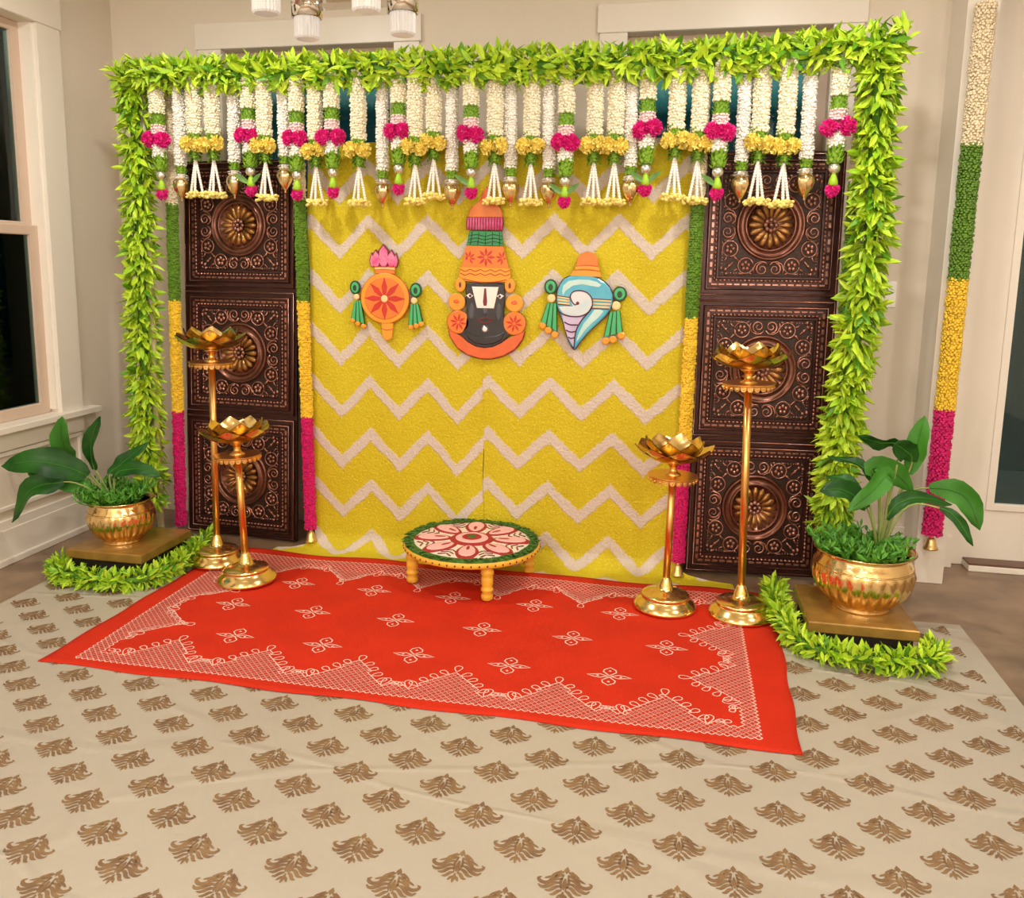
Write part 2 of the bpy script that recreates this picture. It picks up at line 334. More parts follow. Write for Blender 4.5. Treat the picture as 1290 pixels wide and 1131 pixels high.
def window_back(name, x0, x1, z0, z1):
    w = thing(name, '', 'window'); del w['label']; del w['category']; w['kind'] = st
    Y = YB
    for nm, a in (('side_casing', (x0 - 0.125, x0, Y - 0.022, Y, z0 - 0.02, z1)), ('side_casing', (x1, x1 + 0.125, Y - 0.022, Y, z0 - 0.02, z1)),
                  ('head_casing', (x0 - 0.135, x1 + 0.135, Y - 0.026, Y, z1, z1 + 0.125)), ('sill', (x0 - 0.16, x1 + 0.16, Y - 0.05, Y + 0.1, z0 - 0.05, z0 - 0.02)),
                  ('apron', (x0 - 0.12, x1 + 0.12, Y - 0.02, Y, z0 - 0.14, z0 - 0.05))):
        bx(nm, a, trim_paint, None, w)
    fm = MB(); yy0, yy1 = Y + 0.06, Y + 0.11
    for a in ((x0, x0 + 0.05, yy0, yy1, z0, z1), (x1 - 0.05, x1, yy0, yy1, z0, z1), (x0 + 0.05, x1 - 0.05, yy0, yy1, z1 - 0.05, z1), (x0 + 0.05, x1 - 0.05, yy0, yy1, z0, z0 + 0.05), (x0 + 0.05, x1 - 0.05, yy0, yy1, 1.47, 1.51)):
        fm.bbox(*a, b=0.004)
    link('sash', fm.mesh('sash', sash_paint), w)
    bx('pane', (x0 + 0.04, x1 - 0.04, Y + 0.083, Y + 0.087, 1.50, z1 - 0.04), glass_mat(), None, w, b=0.001)
    bx('pane', (x0 + 0.04, x1 - 0.04, Y + 0.083, Y + 0.087, z0 + 0.04, 1.48), glass_mat(), None, w, b=0.001)
window_back('window_1', -2.28, -1.375, 0.74, 2.40)
window_back('window_2', -0.27, 0.61, 0.74, 2.40)
def window_left(name, y0, y1):
    w = thing(name, '', 'window'); del w['label']; del w['category']; w['kind'] = st
    X = XL; z0, z1 = 0.64, 2.41
    for nm, a in (('side_casing', (X, X + 0.022, y0 - 0.15, y0, z0 - 0.02, z1)), ('side_casing', (X, X + 0.022, y1, y1 + 0.15, z0 - 0.02, z1)),
                  ('head_casing', (X, X + 0.026, y0 - 0.16, y1 + 0.16, z1, z1 + 0.14)), ('sill', (X - 0.1, X + 0.06, y0 - 0.2, y1 + 0.24, z0 - 0.045, z0 - 0.015)),
                  ('apron', (X, X + 0.02, y0 - 0.15, y1 + 0.15, z0 - 0.13, z0 - 0.045)), ('jamb', (X - 0.13, X, y1 - 0.012, y1, z0, z1)), ('jamb', (X - 0.13, X, y0, y0 + 0.012, z0, z1))):
        bx(nm, a, trim_paint, None, w)
    for (dx, za, zb) in ((-0.10, 1.47, z1), (-0.07, z0 - 0.015, 1.51)):
        fm = MB()
        for a in ((X + dx, X + dx + 0.035, y0 + 0.012, y0 + 0.065, za, zb), (X + dx, X + dx + 0.035, y1 - 0.065, y1 - 0.012, za, zb),
                  (X + dx, X + dx + 0.035, y0 + 0.065, y1 - 0.065, zb - 0.045, zb), (X + dx, X + dx + 0.035, y0 + 0.065, y1 - 0.065, za, za + 0.055)):
            fm.bbox(*a, b=0.004)
        link('sash', fm.mesh('sash', sash_paint), w)
        bx('pane', (X + dx + 0.016, X + dx + 0.02, y0 + 0.06, y1 - 0.06, za + 0.05, zb - 0.04), glass_mat(), None, w, b=0.001)
window_left('window_3', 2.66, 3.56)
window_left('window_4', 1.2, 2.05)
# baseboards and the framed panel below the sill
def molding(name, prof_boxes, m=trim_paint):
    mb = MB()
    for a in prof_boxes: mb.bbox(*a, b=0.003)
    o = link(name, mb.mesh(name, m)); o['kind'] = st; return o
molding('baseboard_left', [(XL, XL + 0.022, YF, YB, 0, 0.16), (XL, XL + 0.034, YF, YB, 0, 0.03), (XL, XL + 0.014, YF, YB, 0.16, 0.20)])
molding('baseboard_back', [(XL + 0.03, 1.1, YB - 0.022, YB, 0, 0.15), (XL + 0.03, 1.1, YB - 0.014, YB, 0.15, 0.19)])
molding('baseboard_door', [(1.197, 1.30, 4.15, 4.18, 0, 0.15)])
for k, (a, b) in enumerate(((2.2, 3.70), (0.9, 2.1))):
    molding('trim_%d' % (3 + k), [(XL, XL + 0.014, a, b, 0.485, 0.505), (XL, XL + 0.014, a, b, 0.24, 0.26), (XL, XL + 0.014, a, a + 0.02, 0.26, 0.485), (XL, XL + 0.014, b - 0.02, b, 0.26, 0.485)])
# glazed door
d = thing('door_1', '', 'door'); del d['label']; del d['category']; d['kind'] = st
bx('stile', (1.295, 1.46, 4.215, 4.265, 0.0, 2.5), trim_paint, None, d); bx('stile', (2.26, 2.425, 4.215, 4.265, 0.0, 2.5), trim_paint, None, d)
bx('bottom_rail', (1.46, 2.26, 4.215, 4.265, 0.0, 0.29), trim_paint, None, d); bx('top_rail', (1.46, 2.26, 4.215, 4.265, 2.36, 2.5), trim_paint, None, d)
gb = MB(); [gb.bbox(*a_, b=0.003) for a_ in ((1.44, 1.472, 4.205, 4.235, 0.27, 2.38), (2.248, 2.28, 4.205, 4.235, 0.27, 2.38), (1.472, 2.248, 4.205, 4.235, 0.27, 0.302), (1.472, 2.248, 4.205, 4.235, 2.348, 2.38))]; link('glazing_bead', gb.mesh('glazing_bead', trim_paint), d)
bx('pane', (1.45, 2.27, 4.24, 4.246, 0.28, 2.37), glass_mat('door_glass', (0.8, 0.75, 0.7, 1)), None, d, b=0.001)
t_ = thing('threshold', '', 'x'); del t_['label']; del t_['category']; t_['kind'] = st; t_.name = 'trim_5'
bx('riser', (1.365, 2.5, 4.12, 4.215, 0.0, 0.028), trim_paint, None, t_); bx('tread', (1.365, 2.5, 4.125, 4.215, 0.028, 0.038), thresh_brown, None, t_)
bx('floor_porch', (1.0, 3.4, 4.42, 6.5, -0.08, -0.02), porch_m, st)
sw = thing('light_switch', 'white double light switch plate on the wall right of the arch', 'switch', (0.9, YB - 0.001, 1.25))
link('plate', MB().bbox(-0.055, 0.055, -0.008, 0, -0.058, 0.058, b=0.003).mesh('plate', switch_m), sw)
for sx_ in (-0.024, 0.024): link('rocker', MB().bbox(sx_ - 0.016, sx_ + 0.016, -0.012, -0.007, -0.034, 0.034, b=0.002).mesh('rocker', switch_m), sw)
# ------------------------------------------------------------------ floor cloth with printed motifs
def grid(x0, x1, y0, y1, nx, ny, zf):
    mb = MB(); P = [(x0 + (x1 - x0) * i / nx, y0 + (y1 - y0) * j / ny, 0) for j in range(ny + 1) for i in range(nx + 1)]
    P = [(x, y, zf(x, y)) for x, y, z in P]
    F = [(j * (nx + 1) + i, j * (nx + 1) + i + 1, (j + 1) * (nx + 1) + i + 1, (j + 1) * (nx + 1) + i) for j in range(ny) for i in range(nx)]
    return mb.add(P, F)
CX0, CX1, CY0, CY1 = -2.57, 1.13, -0.6, 3.44
zc = lambda x, y: 0.004 + 0.0012 * sin(x * 5.1 + 1) * sin(y * 4.3)
fc = tag(link('floor_cloth', grid(CX0, CX1, CY0, CY1, 80, 80, zc).mesh('floor_cloth', cloth_mat(), True)),
         'large cream floor cloth block printed with brown floral motifs spread under the red cloth', 'floor cloth')
def ribbon(mb, pts, w, z=0.0, mi=0):
    pts = [V((p[0], p[1], 0)) for p in pts]; N = len(pts); P = []
    for i, p in enumerate(pts):
        t = (pts[min(i + 1, N - 1)] - pts[max(i - 1, 0)]); t = t.normalized() if t.length > 0 else V((1, 0, 0))
        n = V((-t.y, t.x, 0)); ww = (w[i] if isinstance(w, (list, tuple)) else w) / 2
        P += [tuple(p + n * ww + V((0, 0, z))), tuple(p - n * ww + V((0, 0, z)))]
    mb.add(P, [(2 * i + 1, 2 * i + 3, 2 * i + 2, 2 * i) for i in range(N - 1)], mi)
def curve2(P, n=7): return [(p.x, p.y) for p in bez([(x, y, 0) for x, y in P], n)]
mo = MB()   # one motif, about 0.10 wide, 0.085 deep, tip towards +y
def tapered(P, w, n=7):
    c = curve2(P, n); ribbon(mo, c, [w * max(0.18, (1 - abs(2 * i / n - 0.75) / 1.3)) for i in range(n + 1)])
def blade(P, w, n=8):
    c = curve2(P, n); w *= 1.18; ribbon(mo, c, [w * max(0.25, sin(pi * min(0.98, 0.12 + 0.8 * i / n))) for i in range(n + 1)])
mo.add([(0, 0.048, 0), (-0.006, 0.038, 0), (0, 0.028, 0), (0.006, 0.038, 0)], [(0, 1, 2, 3)])
for s_ in (-1, 1):
    blade([(s_ * 0.004, 0.034), (s_ * 0.012, 0.029), (s_ * 0.021, 0.017)], 0.006, 5)
    blade([(s_ * 0.004, 0.025), (s_ * 0.017, 0.020), (s_ * 0.031, 0.008)], 0.007, 6)
    blade([(s_ * 0.005, 0.014), (s_ * 0.020, 0.011), (s_ * 0.035, -0.001), (s_ * 0.047, 0.000), (s_ * 0.053, 0.008), (s_ * 0.047, 0.012)], 0.0075, 11)
    blade([(s_ * 0.005, 0.003), (s_ * 0.018, 0.002), (s_ * 0.032, -0.010), (s_ * 0.044, -0.013), (s_ * 0.051, -0.007)], 0.0075, 9)
    blade([(s_ * 0.004, -0.006), (s_ * 0.015, -0.008), (s_ * 0.026, -0.019), (s_ * 0.036, -0.020)], 0.007, 7)
    blade([(s_ * 0.003, -0.016), (s_ * 0.010, -0.018), (s_ * 0.018, -0.028), (s_ * 0.025, -0.029)], 0.0065, 6)
    blade([(s_ * 0.002, -0.026), (s_ * 0.006, -0.030), (s_ * 0.011, -0.038)], 0.0055, 5)
    blade([(s_ * 0.004, 0.026), (s_ * 0.008, 0.006), (s_ * 0.0035, -0.016)], 0.005, 6)
blade([(0, 0.016), (0, 0.0), (0, -0.014)], 0.0075, 4); blade([(0, -0.018), (0, -0.030), (0, -0.043)], 0.0065, 4)
for s_ in (-1, 1):   # small fillers between the upper strokes
    blade([(s_ * 0.010, 0.036), (s_ * 0.020, 0.027), (s_ * 0.028, 0.021)], 0.0045, 4); blade([(s_ * 0.022, 0.021), (s_ * 0.033, 0.014), (s_ * 0.041, 0.010)], 0.0045, 4)
mo.v = [(p[0] * 1.12, p[1] * 1.22, 0) for p in mo.v]
pr = MB(); A_, B_, O_ = (-0.1220, -0.0945), (0.1220, -0.0945), (0.437, 2.155)
rotm = -0.012
for i in range(-40, 41):
    for j in range(-40, 41):
        x = O_[0] + i * (-0.124) + j * 0.120; y = O_[1] + i * (-0.092) + j * (-0.097)
        if not (CX0 + 0.02 < x < CX1 and 0.6 < y < CY1 - 0.03): continue
        if -1.95 < x < 0.35 and 2.5 < y < 3.6: continue
        for f in mo.f:
            q = [mo.v[k] for k in f]
            q = [(x + p[0] * cos(rotm) - p[1] * sin(rotm), y + p[0] * sin(rotm) + p[1] * cos(rotm), 0) for p in q]
            if max(p[0] for p in q) > CX1 - 0.06: continue
            pr.add([(p[0], p[1], zc(p[0], p[1]) + 0.0007) for p in q], [(0, 1, 2, 3)])
po = link('printed_motifs', pr.mesh('printed_motifs', brown_print), fc); po['kind'] = 'stuff'
# ------------------------------------------------------------------ red cloth with white border print
RX0, RX1, RY0, RY1 = -2.065, 0.405, 2.353, 3.56
def zr(x, y):
    z = 0.0085 + 0.0012 * sin(x * 7 + y * 2) * sin(y * 6)
    if y > 3.42: z += (0.012 + 0.004 * sin(x * 9)) * min(1, (y - 3.42) / 0.06)
    return z
rm = grid(0, 1, 0, 1, 100, 50, lambda x, y: 0)
def rug_pt(u, v):
    x = RX0 + (RX1 - RX0) * u; y = RY0 + (RY1 - RY0) * v
    if u < 0.02 or u > 0.98: x += 0.0035 * sin(v * 23 + u * 9)
    if v < 0.03 or v > 0.97: y += 0.006 * sin(u * 31 + v * 5)
    if v < 0.5: x += -0.0 
    x += (0.03 * (1 - u) * v if u < 0.5 else 0.045 * u * v)
    return x, y
rm.v = [(rug_pt(p[0], p[1])[0], rug_pt(p[0], p[1])[1], zr(*rug_pt(p[0], p[1]))) for p in rm.v]
n_ = 101
edge = [i for i in range(n_)] + [(j + 1) * n_ - 1 for j in range(1, 51)] + [50 * n_ + i for i in range(n_ - 2, -1, -1)] + [j * n_ for j in range(49, 0, -1)]
k0 = len(rm.v); rm.v += [(rm.v[i][0], rm.v[i][1], 0.0062) for i in edge]
for a in range(len(edge)):
    b = (a + 1) % len(edge); rm.f.append((edge[b], edge[a], k0 + a, k0 + b)); rm.m.append(0)
rug = tag(link('red_cloth', rm.mesh('red_cloth', red_cloth, True)), 'red orange cloth with white lattice border print laid before the yellow backdrop', 'rug')
rp = MB(); BX0, BX1, BY0, BY1 = -1.95, 0.302, 2.41, 3.49
w_ = 0.0040
def put_ribbon(pts, w=w_):
    t = MB(); ribbon(t, pts, w); rp.add([(p[0], p[1], zr(p[0], p[1]) + 0.0008) for p in t.v], t.f)
def inward(x, y):   # is the lattice printed here
    for (s, dd, L) in ((x - BX0, y - BY0, 1), (x - BX0, BY1 - y, 1), (y - BY0, x - BX0, 0), (y - BY0, BX1 - x, 0)):
        if dd < 0: return False
        pk = 0.262 if L else 0.333
        n = round((s - pk) / 0.342); cx = pk + 0.342 * n
        if L and not 0 <= n <= 5: cx = 99
        if not L and not 0 <= n <= 1: cx = 99
        q = abs(s - cx); h = 0.045 + max(0, 0.155 * (1 - q / 0.125))
        q2 = abs(s - (cx + 0.171 if s > cx else cx - 0.171)); h = max(h, 0.045 + max(0, 0.03 * (1 - q2 / 0.045)))
        if dd < h: return True
    return False
c_ = 0.0222
nxr, nyr = int((BX1 - BX0) / c_ * 2), int((BY1 - BY0) / c_ * 2)
for i in range(nxr + 1):
    for j in range(nyr + 1):
        if (i + j) % 2: continue
        x = BX0 + i * c_ / 2; y = BY0 + j * c_ / 2
        if not inward(x, y): continue
        h = c_ / 2
        put_ribbon([(x - h, y), (x, y + h)]); put_ribbon([(x, y + h), (x + h, y)])
        put_ribbon([(x + h, y), (x, y - h)]); put_ribbon([(x, y - h), (x - h, y)])
        if (i // 2 + j // 2) % 2 == 0: rp.add([(x + a, y + b, zr(x, y) + 0.0008) for a, b in ((-.002, 0), (0, -.002), (.002, 0), (0, .002))], [(0, 1, 2, 3)])
def loop(cx, cy, ang, L=0.03, wd=0.016, w=w_):
    pts = []
    for k in range(11):
        t = 2 * pi * k / 10; px = L * (0.5 - 0.5 * cos(t)); py = wd * 0.5 * sin(t) * (0.4 + 0.9 * px / L)
        pts.append((cx + px * cos(ang) - py * sin(ang), cy + px * sin(ang) + py * cos(ang)))
    put_ribbon(pts, w)
def side(fn, ang0, peaks):
    for pk in peaks:
        loop(*fn(pk, 0.195), ang0 + pi / 2, 0.042, 0.028)
        for s in (-1, 1):
            for k in range(4):
                q = 0.022 + 0.026 * k; loop(*fn(pk + s * q, 0.20 - 0.155 * q / 0.125 - 0.004), ang0 + pi / 2 - s * 0.95, 0.038, 0.024)
            loop(*fn(pk + s * 0.125, 0.05), ang0 + pi / 2 - s * 0.25, 0.054, 0.028)
            for k in range(2): loop(*fn(pk + s * (0.150 + 0.02 * k), 0.068), ang0 + pi / 2 - s * 1.2, 0.030, 0.020)
PK = [0.262 + 0.342 * k for k in range(6)]
side(lambda s, dd: (BX0 + s, BY0 + dd), 0, PK); side(lambda s, dd: (BX0 + s, BY1 - dd), pi, PK)
side(lambda s, dd: (BX1 - dd, BY0 + s), pi / 2, [0.333, 0.675]); side(lambda s, dd: (BX0 + dd, BY0 + s), -pi / 2, [0.333, 0.675])
for (y, x0, n) in ((3.227, -1.517, 5), (2.957, -1.672, 6), (2.69, -1.517, 5)):
    for k in range(n):
        x = x0 + 0.339 * k
        for a in range(4):
            ca, sa = cos(a * pi / 2), sin(a * pi / 2)
            D = [(0.006, 0), (0.030, 0.013), (0.050, 0.010), (0.074, 0), (0.050, -0.006), (0.030, -0.011), (0.006, 0)] if a % 2 == 0 else [(0.004, 0), (0.030, 0.022), (0.046, 0.019), (0.062, 0), (0.046, -0.019), (0.030, -0.022), (0.004, 0)]
            put_ribbon([(x + p_[0] * ca - p_[1] * sa, y + p_[0] * sa + p_[1] * ca) for p_ in D], 0.0050)
            ca, sa = cos(a * pi / 2), sin(a * pi / 2); q = 0.038
            rp.add([(x + q * ca + u, y + q * sa + v, zr(x, y) + 0.0008) for u, v in ((-.006, 0), (0, -.006), (.006, 0), (0, .006))], [(0, 1, 2, 3)])
ro = link('border_print', rp.mesh('border_print', rug_print), rug); ro['kind'] = 'stuff'
# ------------------------------------------------------------------ yellow backdrop cloths
def backdrop(name, x0, x1, label, m, sd):
    nx, nz = 40, 90; P = []; UV = []
    for j in range(nz + 1):
        v = -0.20 + 2.085 * j / nz
        for i in range(nx + 1):
            u = x0 + (x1 - x0) * i / nx
            wr = 0.007 * sin(u * 9 + sd) * sin(v * 2.2 + sd) + 0.004 * sin(u * 23 + v * 3 + sd)
            if v > 0.05: y, z = 3.735 + wr * 0.8, v
            else:
                a = 0.05 - v; y = 3.735 + wr - 0.015 - a * 0.72; z = max(0.0065, 0.05 - a * 0.75) + 0.003 * (1 + sin(u * 12)) * (v > -0.06)
            ed = 0.004 * sin(v * 11 + sd)
            f_ = max(0.0, min(1.0, (0.02 - v) / 0.06)); e2 = (i / nx) if sd > 1 else (1 - i / nx)
            ed += (0.24 if sd > 1 else -0.16) * f_ * e2 ** 3
            P.append((u + ed, y, z)); UV.append((u + ed, v))
    mb = MB(); W1 = nx + 1
    mb.add(P, [(j * W1 + i, j * W1 + i + 1, (j + 1) * W1 + i + 1, (j + 1) * W1 + i) for j in range(nz) for i in range(nx)])
    me = mb.mesh(name, m, True); uvl = me.uv_layers.new(name='UVMap')
    for l in me.loops: uvl.data[l.index].uv = UV[l.vertex_index]
    return tag(link(name, me), label, 'backdrop', 'yellow chevron backdrop cloths')
backdrop('backdrop_cloth', -1.665, -0.829, 'yellow backdrop cloth with white zigzag stripes, left of the centre seam', chevron_mat('chevron_left', -1.515, 1.473, 0.2445, 0.142), 0.3)
backdrop('backdrop_cloth', -0.832, 0.055, 'yellow backdrop cloth with white zigzag stripes, right of the centre seam', chevron_mat('chevron_right', -1.510, 1.481, 0.236, 0.134), 2.1)
# ------------------------------------------------------------------ bronze relief panels
T = 0.60
def sq_loop(mb, prof, mi=0):  # profile (inset, height) swept round a square tile; x right, z up, y out towards -y
    P = []; F = []
    for (ins, h) in prof:
        a = T / 2 - ins; P += [(-a, -h, -a), (a, -h, -a), (a, -h, a), (-a, -h, a)]
    for k in range(len(prof) - 1):
        for j in range(4):
            p = k * 4 + j; q = k * 4 + (j + 1) % 4; F.append((p, q, q + 4, p + 4))
    F.append(tuple((len(prof) - 1) * 4 + j for j in range(4)))
    mb.add(P, F, mi)
base_mb = MB(); sq_loop(base_mb, [(0, -0.012), (0, 0.0), (0.006, 0.0), (0.008, 0.010), (0.014, 0.010), (0.016, 0.003), (0.030, 0.003), (0.034, 0.012), (0.040, 0.012), (0.042, 0.004), (0.075, 0.004), (0.078, 0.010), (0.086, 0.010), (0.090, 0.0)])
TM_base = base_mb.mesh('tile_base', bronze_dark)
ed = MB()
for ins in (0.011, 0.037):
    a = T / 2 - ins; ed.tube([(-a, -0.0115, -a), (a, -0.0115, -a), (a, -0.0115, a), (-a, -0.0115, a)], 0.0035, 6, closed=True)
TM_edge = ed.mesh('edge_molding', copper_hi, True)
dm = MB(); a = T / 2 - 0.053
for k in range(15):
    p = -a + 2 * a * (k + 0.5) / 15
    for (x, z, w, h) in ((p, a, 0.012, 0.005), (p, -a, 0.012, 0.005), (a, p, 0.005, 0.012), (-a, p, 0.005, 0.012)):
        dm.bbox(x - w, x + w, -0.0095, -0.003, z - h, z + h, b=0.002)
TM_dash = dm.mesh('dash_border', copper_hi)
rb = MB(); a = T / 2 - 0.070
for k in range(26):
    p = -a + 2 * a * (k + 0.5) / 26
    for (x, z, r) in ((p, a, 0), (p, -a, 0), (a, p, 1), (-a, p, 1)):
        rb.ball((x, -0.007, z), 0.007, 6, 4, sc=((1.25, 1, 0.8) if not r else (0.8, 1, 1.25)))
TM_rope = rb.mesh('bead_border', copper_hi, True)
def ringm(prof, n=48):   # profile (r, h): disc relief around y axis
    mb = MB(); P = []; F = []
    for r, h in prof:
        for j in range(n):
            t = 2 * pi * j / n; P.append((r * cos(t), -h, r * sin(t)))
    for k in range(len(prof) - 1):
        for j in range(n):
            p = k * n + j; q = k * n + (j + 1) % n; F.append((p, p + n, q + n, q))
    return mb.add(P, F)
TM_ring = ringm([(0.148, 0.0), (0.146, 0.012), (0.140, 0.016), (0.134, 0.012), (0.132, 0.006), (0.112, 0.006), (0.110, 0.012), (0.105, 0.015), (0.100, 0.012), (0.098, 0.002), (0.0, 0.002)]).mesh('medallion_ring', bronze_mid, True)
ro_ = MB()
for k in range(16):
    t = 2 * pi * k / 16; ca, sa = cos(t), sin(t)
    L0, L1 = 0.034, 0.092; P = []
    for (rr, w, h) in ((L0, 0.005, 0.006), (0.055, 0.010, 0.018), (0.078, 0.0135, 0.020), (L1, 0.004, 0.010)):
        for s, hh in ((-1, 0.0), (-0.45, 1.0), (0, 0.72), (0.45, 1.0), (1, 0.0)):
            P.append((rr * ca - s * w * sa, -(0.002 + h * hh), rr * sa + s * w * ca))
    ro_.add(P, [(r * 5 + i, (r + 1) * 5 + i, (r + 1) * 5 + i + 1, r * 5 + i + 1) for r in range(3) for i in range(4)])
TM_ros = ro_.mesh('rosette', rosette_m, True)
rc = MB(); rc.ball((0, -0.016, 0), 0.0095, 10, 6)
for k in range(8):
    t = 2 * pi * k / 8; rc.ball((0.022 * cos(t), -0.010, 0.022 * sin(t)), 0.0105, 8, 5, sc=(1, 0.8, 1))
TM_rosc = rc.mesh('rosette_centre', copper_hi, True)
sc = MB()
def scr(pts, r=0.0056): sc.tube([(p[0], -0.005, p[1]) for p in pts], [r * (1 - 0.5 * i / max(1, len(pts) - 1)) for i in range(len(pts))], 5)
def spiral(cx, cz, r0, a0, turns, sgn, n=18):
    return [(cx + r0 * (1 - 0.8 * k / n) * cos(a0 + sgn * 2 * pi * turns * k / n), cz + r0 * (1 - 0.8 * k / n) * sin(a0 + sgn * 2 * pi * turns * k / n)) for k in range(n + 1)]
def rot2(P, a): return [(x * cos(a) - z * sin(a), x * sin(a) + z * cos(a)) for x, z in P]
for q in range(4):
    A = q * pi / 2
    for s in (-1, 1):
        # central twin scroll of this side
        scr(rot2(spiral(s * 0.028, -0.182, 0.027, pi / 2, 1.5, -s), A))
        scr(rot2([(s * 0.004, -0.166), (s * 0.016, -0.152), (s * 0.036, -0.150), (s * 0.056, -0.160), (s * 0.066, -0.186), (s * 0.060, -0.200)], A))
        # flower roundel
        cx, cz = s * 0.098, -0.168
        ring = [(cx + 0.033 * cos(2 * pi * k / 14), cz + 0.033 * sin(2 * pi * k / 14)) for k in range(15)]
        scr(rot2(ring, A), 0.0050)
        for k in range(5):
            t = 2 * pi * k / 5 + 0.3; (px, pz), = rot2([(cx + 0.014 * cos(t), cz + 0.014 * sin(t))], A)
            sc.ball((px, -0.005, pz), 0.0095, 6, 4, sc=(1, 0.8, 1))
        # leaf sprigs around
        for (x0, z0, x1, z1) in ((0.128, -0.150, 0.150, -0.136), (0.132, -0.182, 0.152, -0.196), (0.070, -0.205, 0.084, -0.200), (0.108, -0.204, 0.130, -0.206)):
            scr(rot2([(s * x0, z0), (s * (x0 + x1) / 2, (z0 + z1) / 2 + 0.004), (s * x1, z1)], A), 0.0050)
    # corner sprig
    for (dx, dz) in ((0, 0), (0.018, -0.004), (-0.004, 0.018), (-0.016, -0.016)):
        (px, pz), = rot2([(-0.184 + dx * -1, -0.184 + dz * -1)], A); sc.ball((px, -0.004, pz), 0.0085, 6, 4, sc=(1, 0.9, 1))
    scr(rot2([(-0.150, -0.150), (-0.165, -0.166), (-0.19, -0.19)], A), 0.005)
    for k in range(7):
        for (x, z) in ((-0.200, -0.196 + k * 0.012), (-0.196 + k * 0.012, -0.200)):
            (px, pz), = rot2([(x, z)], A); sc.ball((px, -0.003, pz), 0.0042, 5, 3)
TM_scroll = sc.mesh('scrollwork', copper_hi, True)
fm_ = MB(); fm_.add([(-0.212, -0.0012, -0.212), (0.212, -0.0012, -0.212), (0.212, -0.0012, 0.212), (-0.212, -0.0012, 0.212)], [(0, 1, 2, 3)])
TM_field = fm_.mesh('relief_field', bronze_field)
def panel(label, loc, rz, tilt, wscale):
    p = thing('relief_panel', label, 'panel', loc, (-tilt, 0, rz), 'carved bronze panels beside the backdrop')
    bx('backing_board', (-0.30 * wscale, 0.30 * wscale, 0.002, 0.016, 0.0, 1.83), bronze_dark, None, p)
    for k in range(3):
        t = link('relief_tile', TM_base, p, (0, 0, 0.305 + 0.61 * k)); t.scale = (wscale, 1, 1.008)
        for nm, me in (('edge_molding', TM_edge), ('dash_border', TM_dash), ('bead_border', TM_rope), ('relief_field', TM_field), ('medallion_ring', TM_ring), ('rosette', TM_ros), ('rosette_centre', TM_rosc), ('scrollwork', TM_scroll)):
            link(nm, me, t)
    return p
panel('tall dark bronze panel of three square medallion tiles, left of the yellow backdrop', (-2.07, 3.768, 0.004), radians(-4.2), radians(2.7), 1.02)
panel('tall dark bronze panel of three square medallion tiles, right of the yellow backdrop', (0.378, 3.80, 0.012), radians(4.5), radians(1.6), 0.965)
# ------------------------------------------------------------------ leaves
def leaf_mb(L=1.0, W=0.30, droop=0.12, fold=0.05):
    mb = MB(); st = ((0, 0.04), (0.25, 0.75), (0.5, 1.0), (0.78, 0.6)); P = []
    for (t, w) in st:
        z = -droop * t * t
        P += [(L * t, W / 2 * w, z + fold * w), (L * t, 0, z), (L * t, -W / 2 * w, z + fold * w)]
    P.append((L, 0, -droop))
    F = []
    for k in range(3):
        for j in range(2):
            a = k * 3 + j; F.append((a, a + 3, a + 4, a + 1))
    F += [(9, 12, 10), (10, 12, 11)]
    return mb.add(P, F)
LV = [leaf_mb(1, 0.31, 0.10, 0.06), leaf_mb(1, 0.27, 0.20, 0.07), leaf_mb(1, 0.34, -0.05, 0.06)]
LMESH = [[lv.mesh('leaf', m) for lv in LV] for m in (leaf_a, leaf_b, leaf_c)]
def leaf_matrix(p, d, n, s):
    x = V(d).normalized(); y = V(n).cross(x)
    y = y.normalized() if y.length > 1e-4 else x.orthogonal().normalized(); z = x.cross(y)
    M = Matrix(((x.x, y.x, z.x, p[0]), (x.y, y.y, z.y, p[1]), (x.z, y.z, z.z, p[2]), (0, 0, 0, 1)))
    return M @ Matrix.Diagonal((s, s, s, 1))
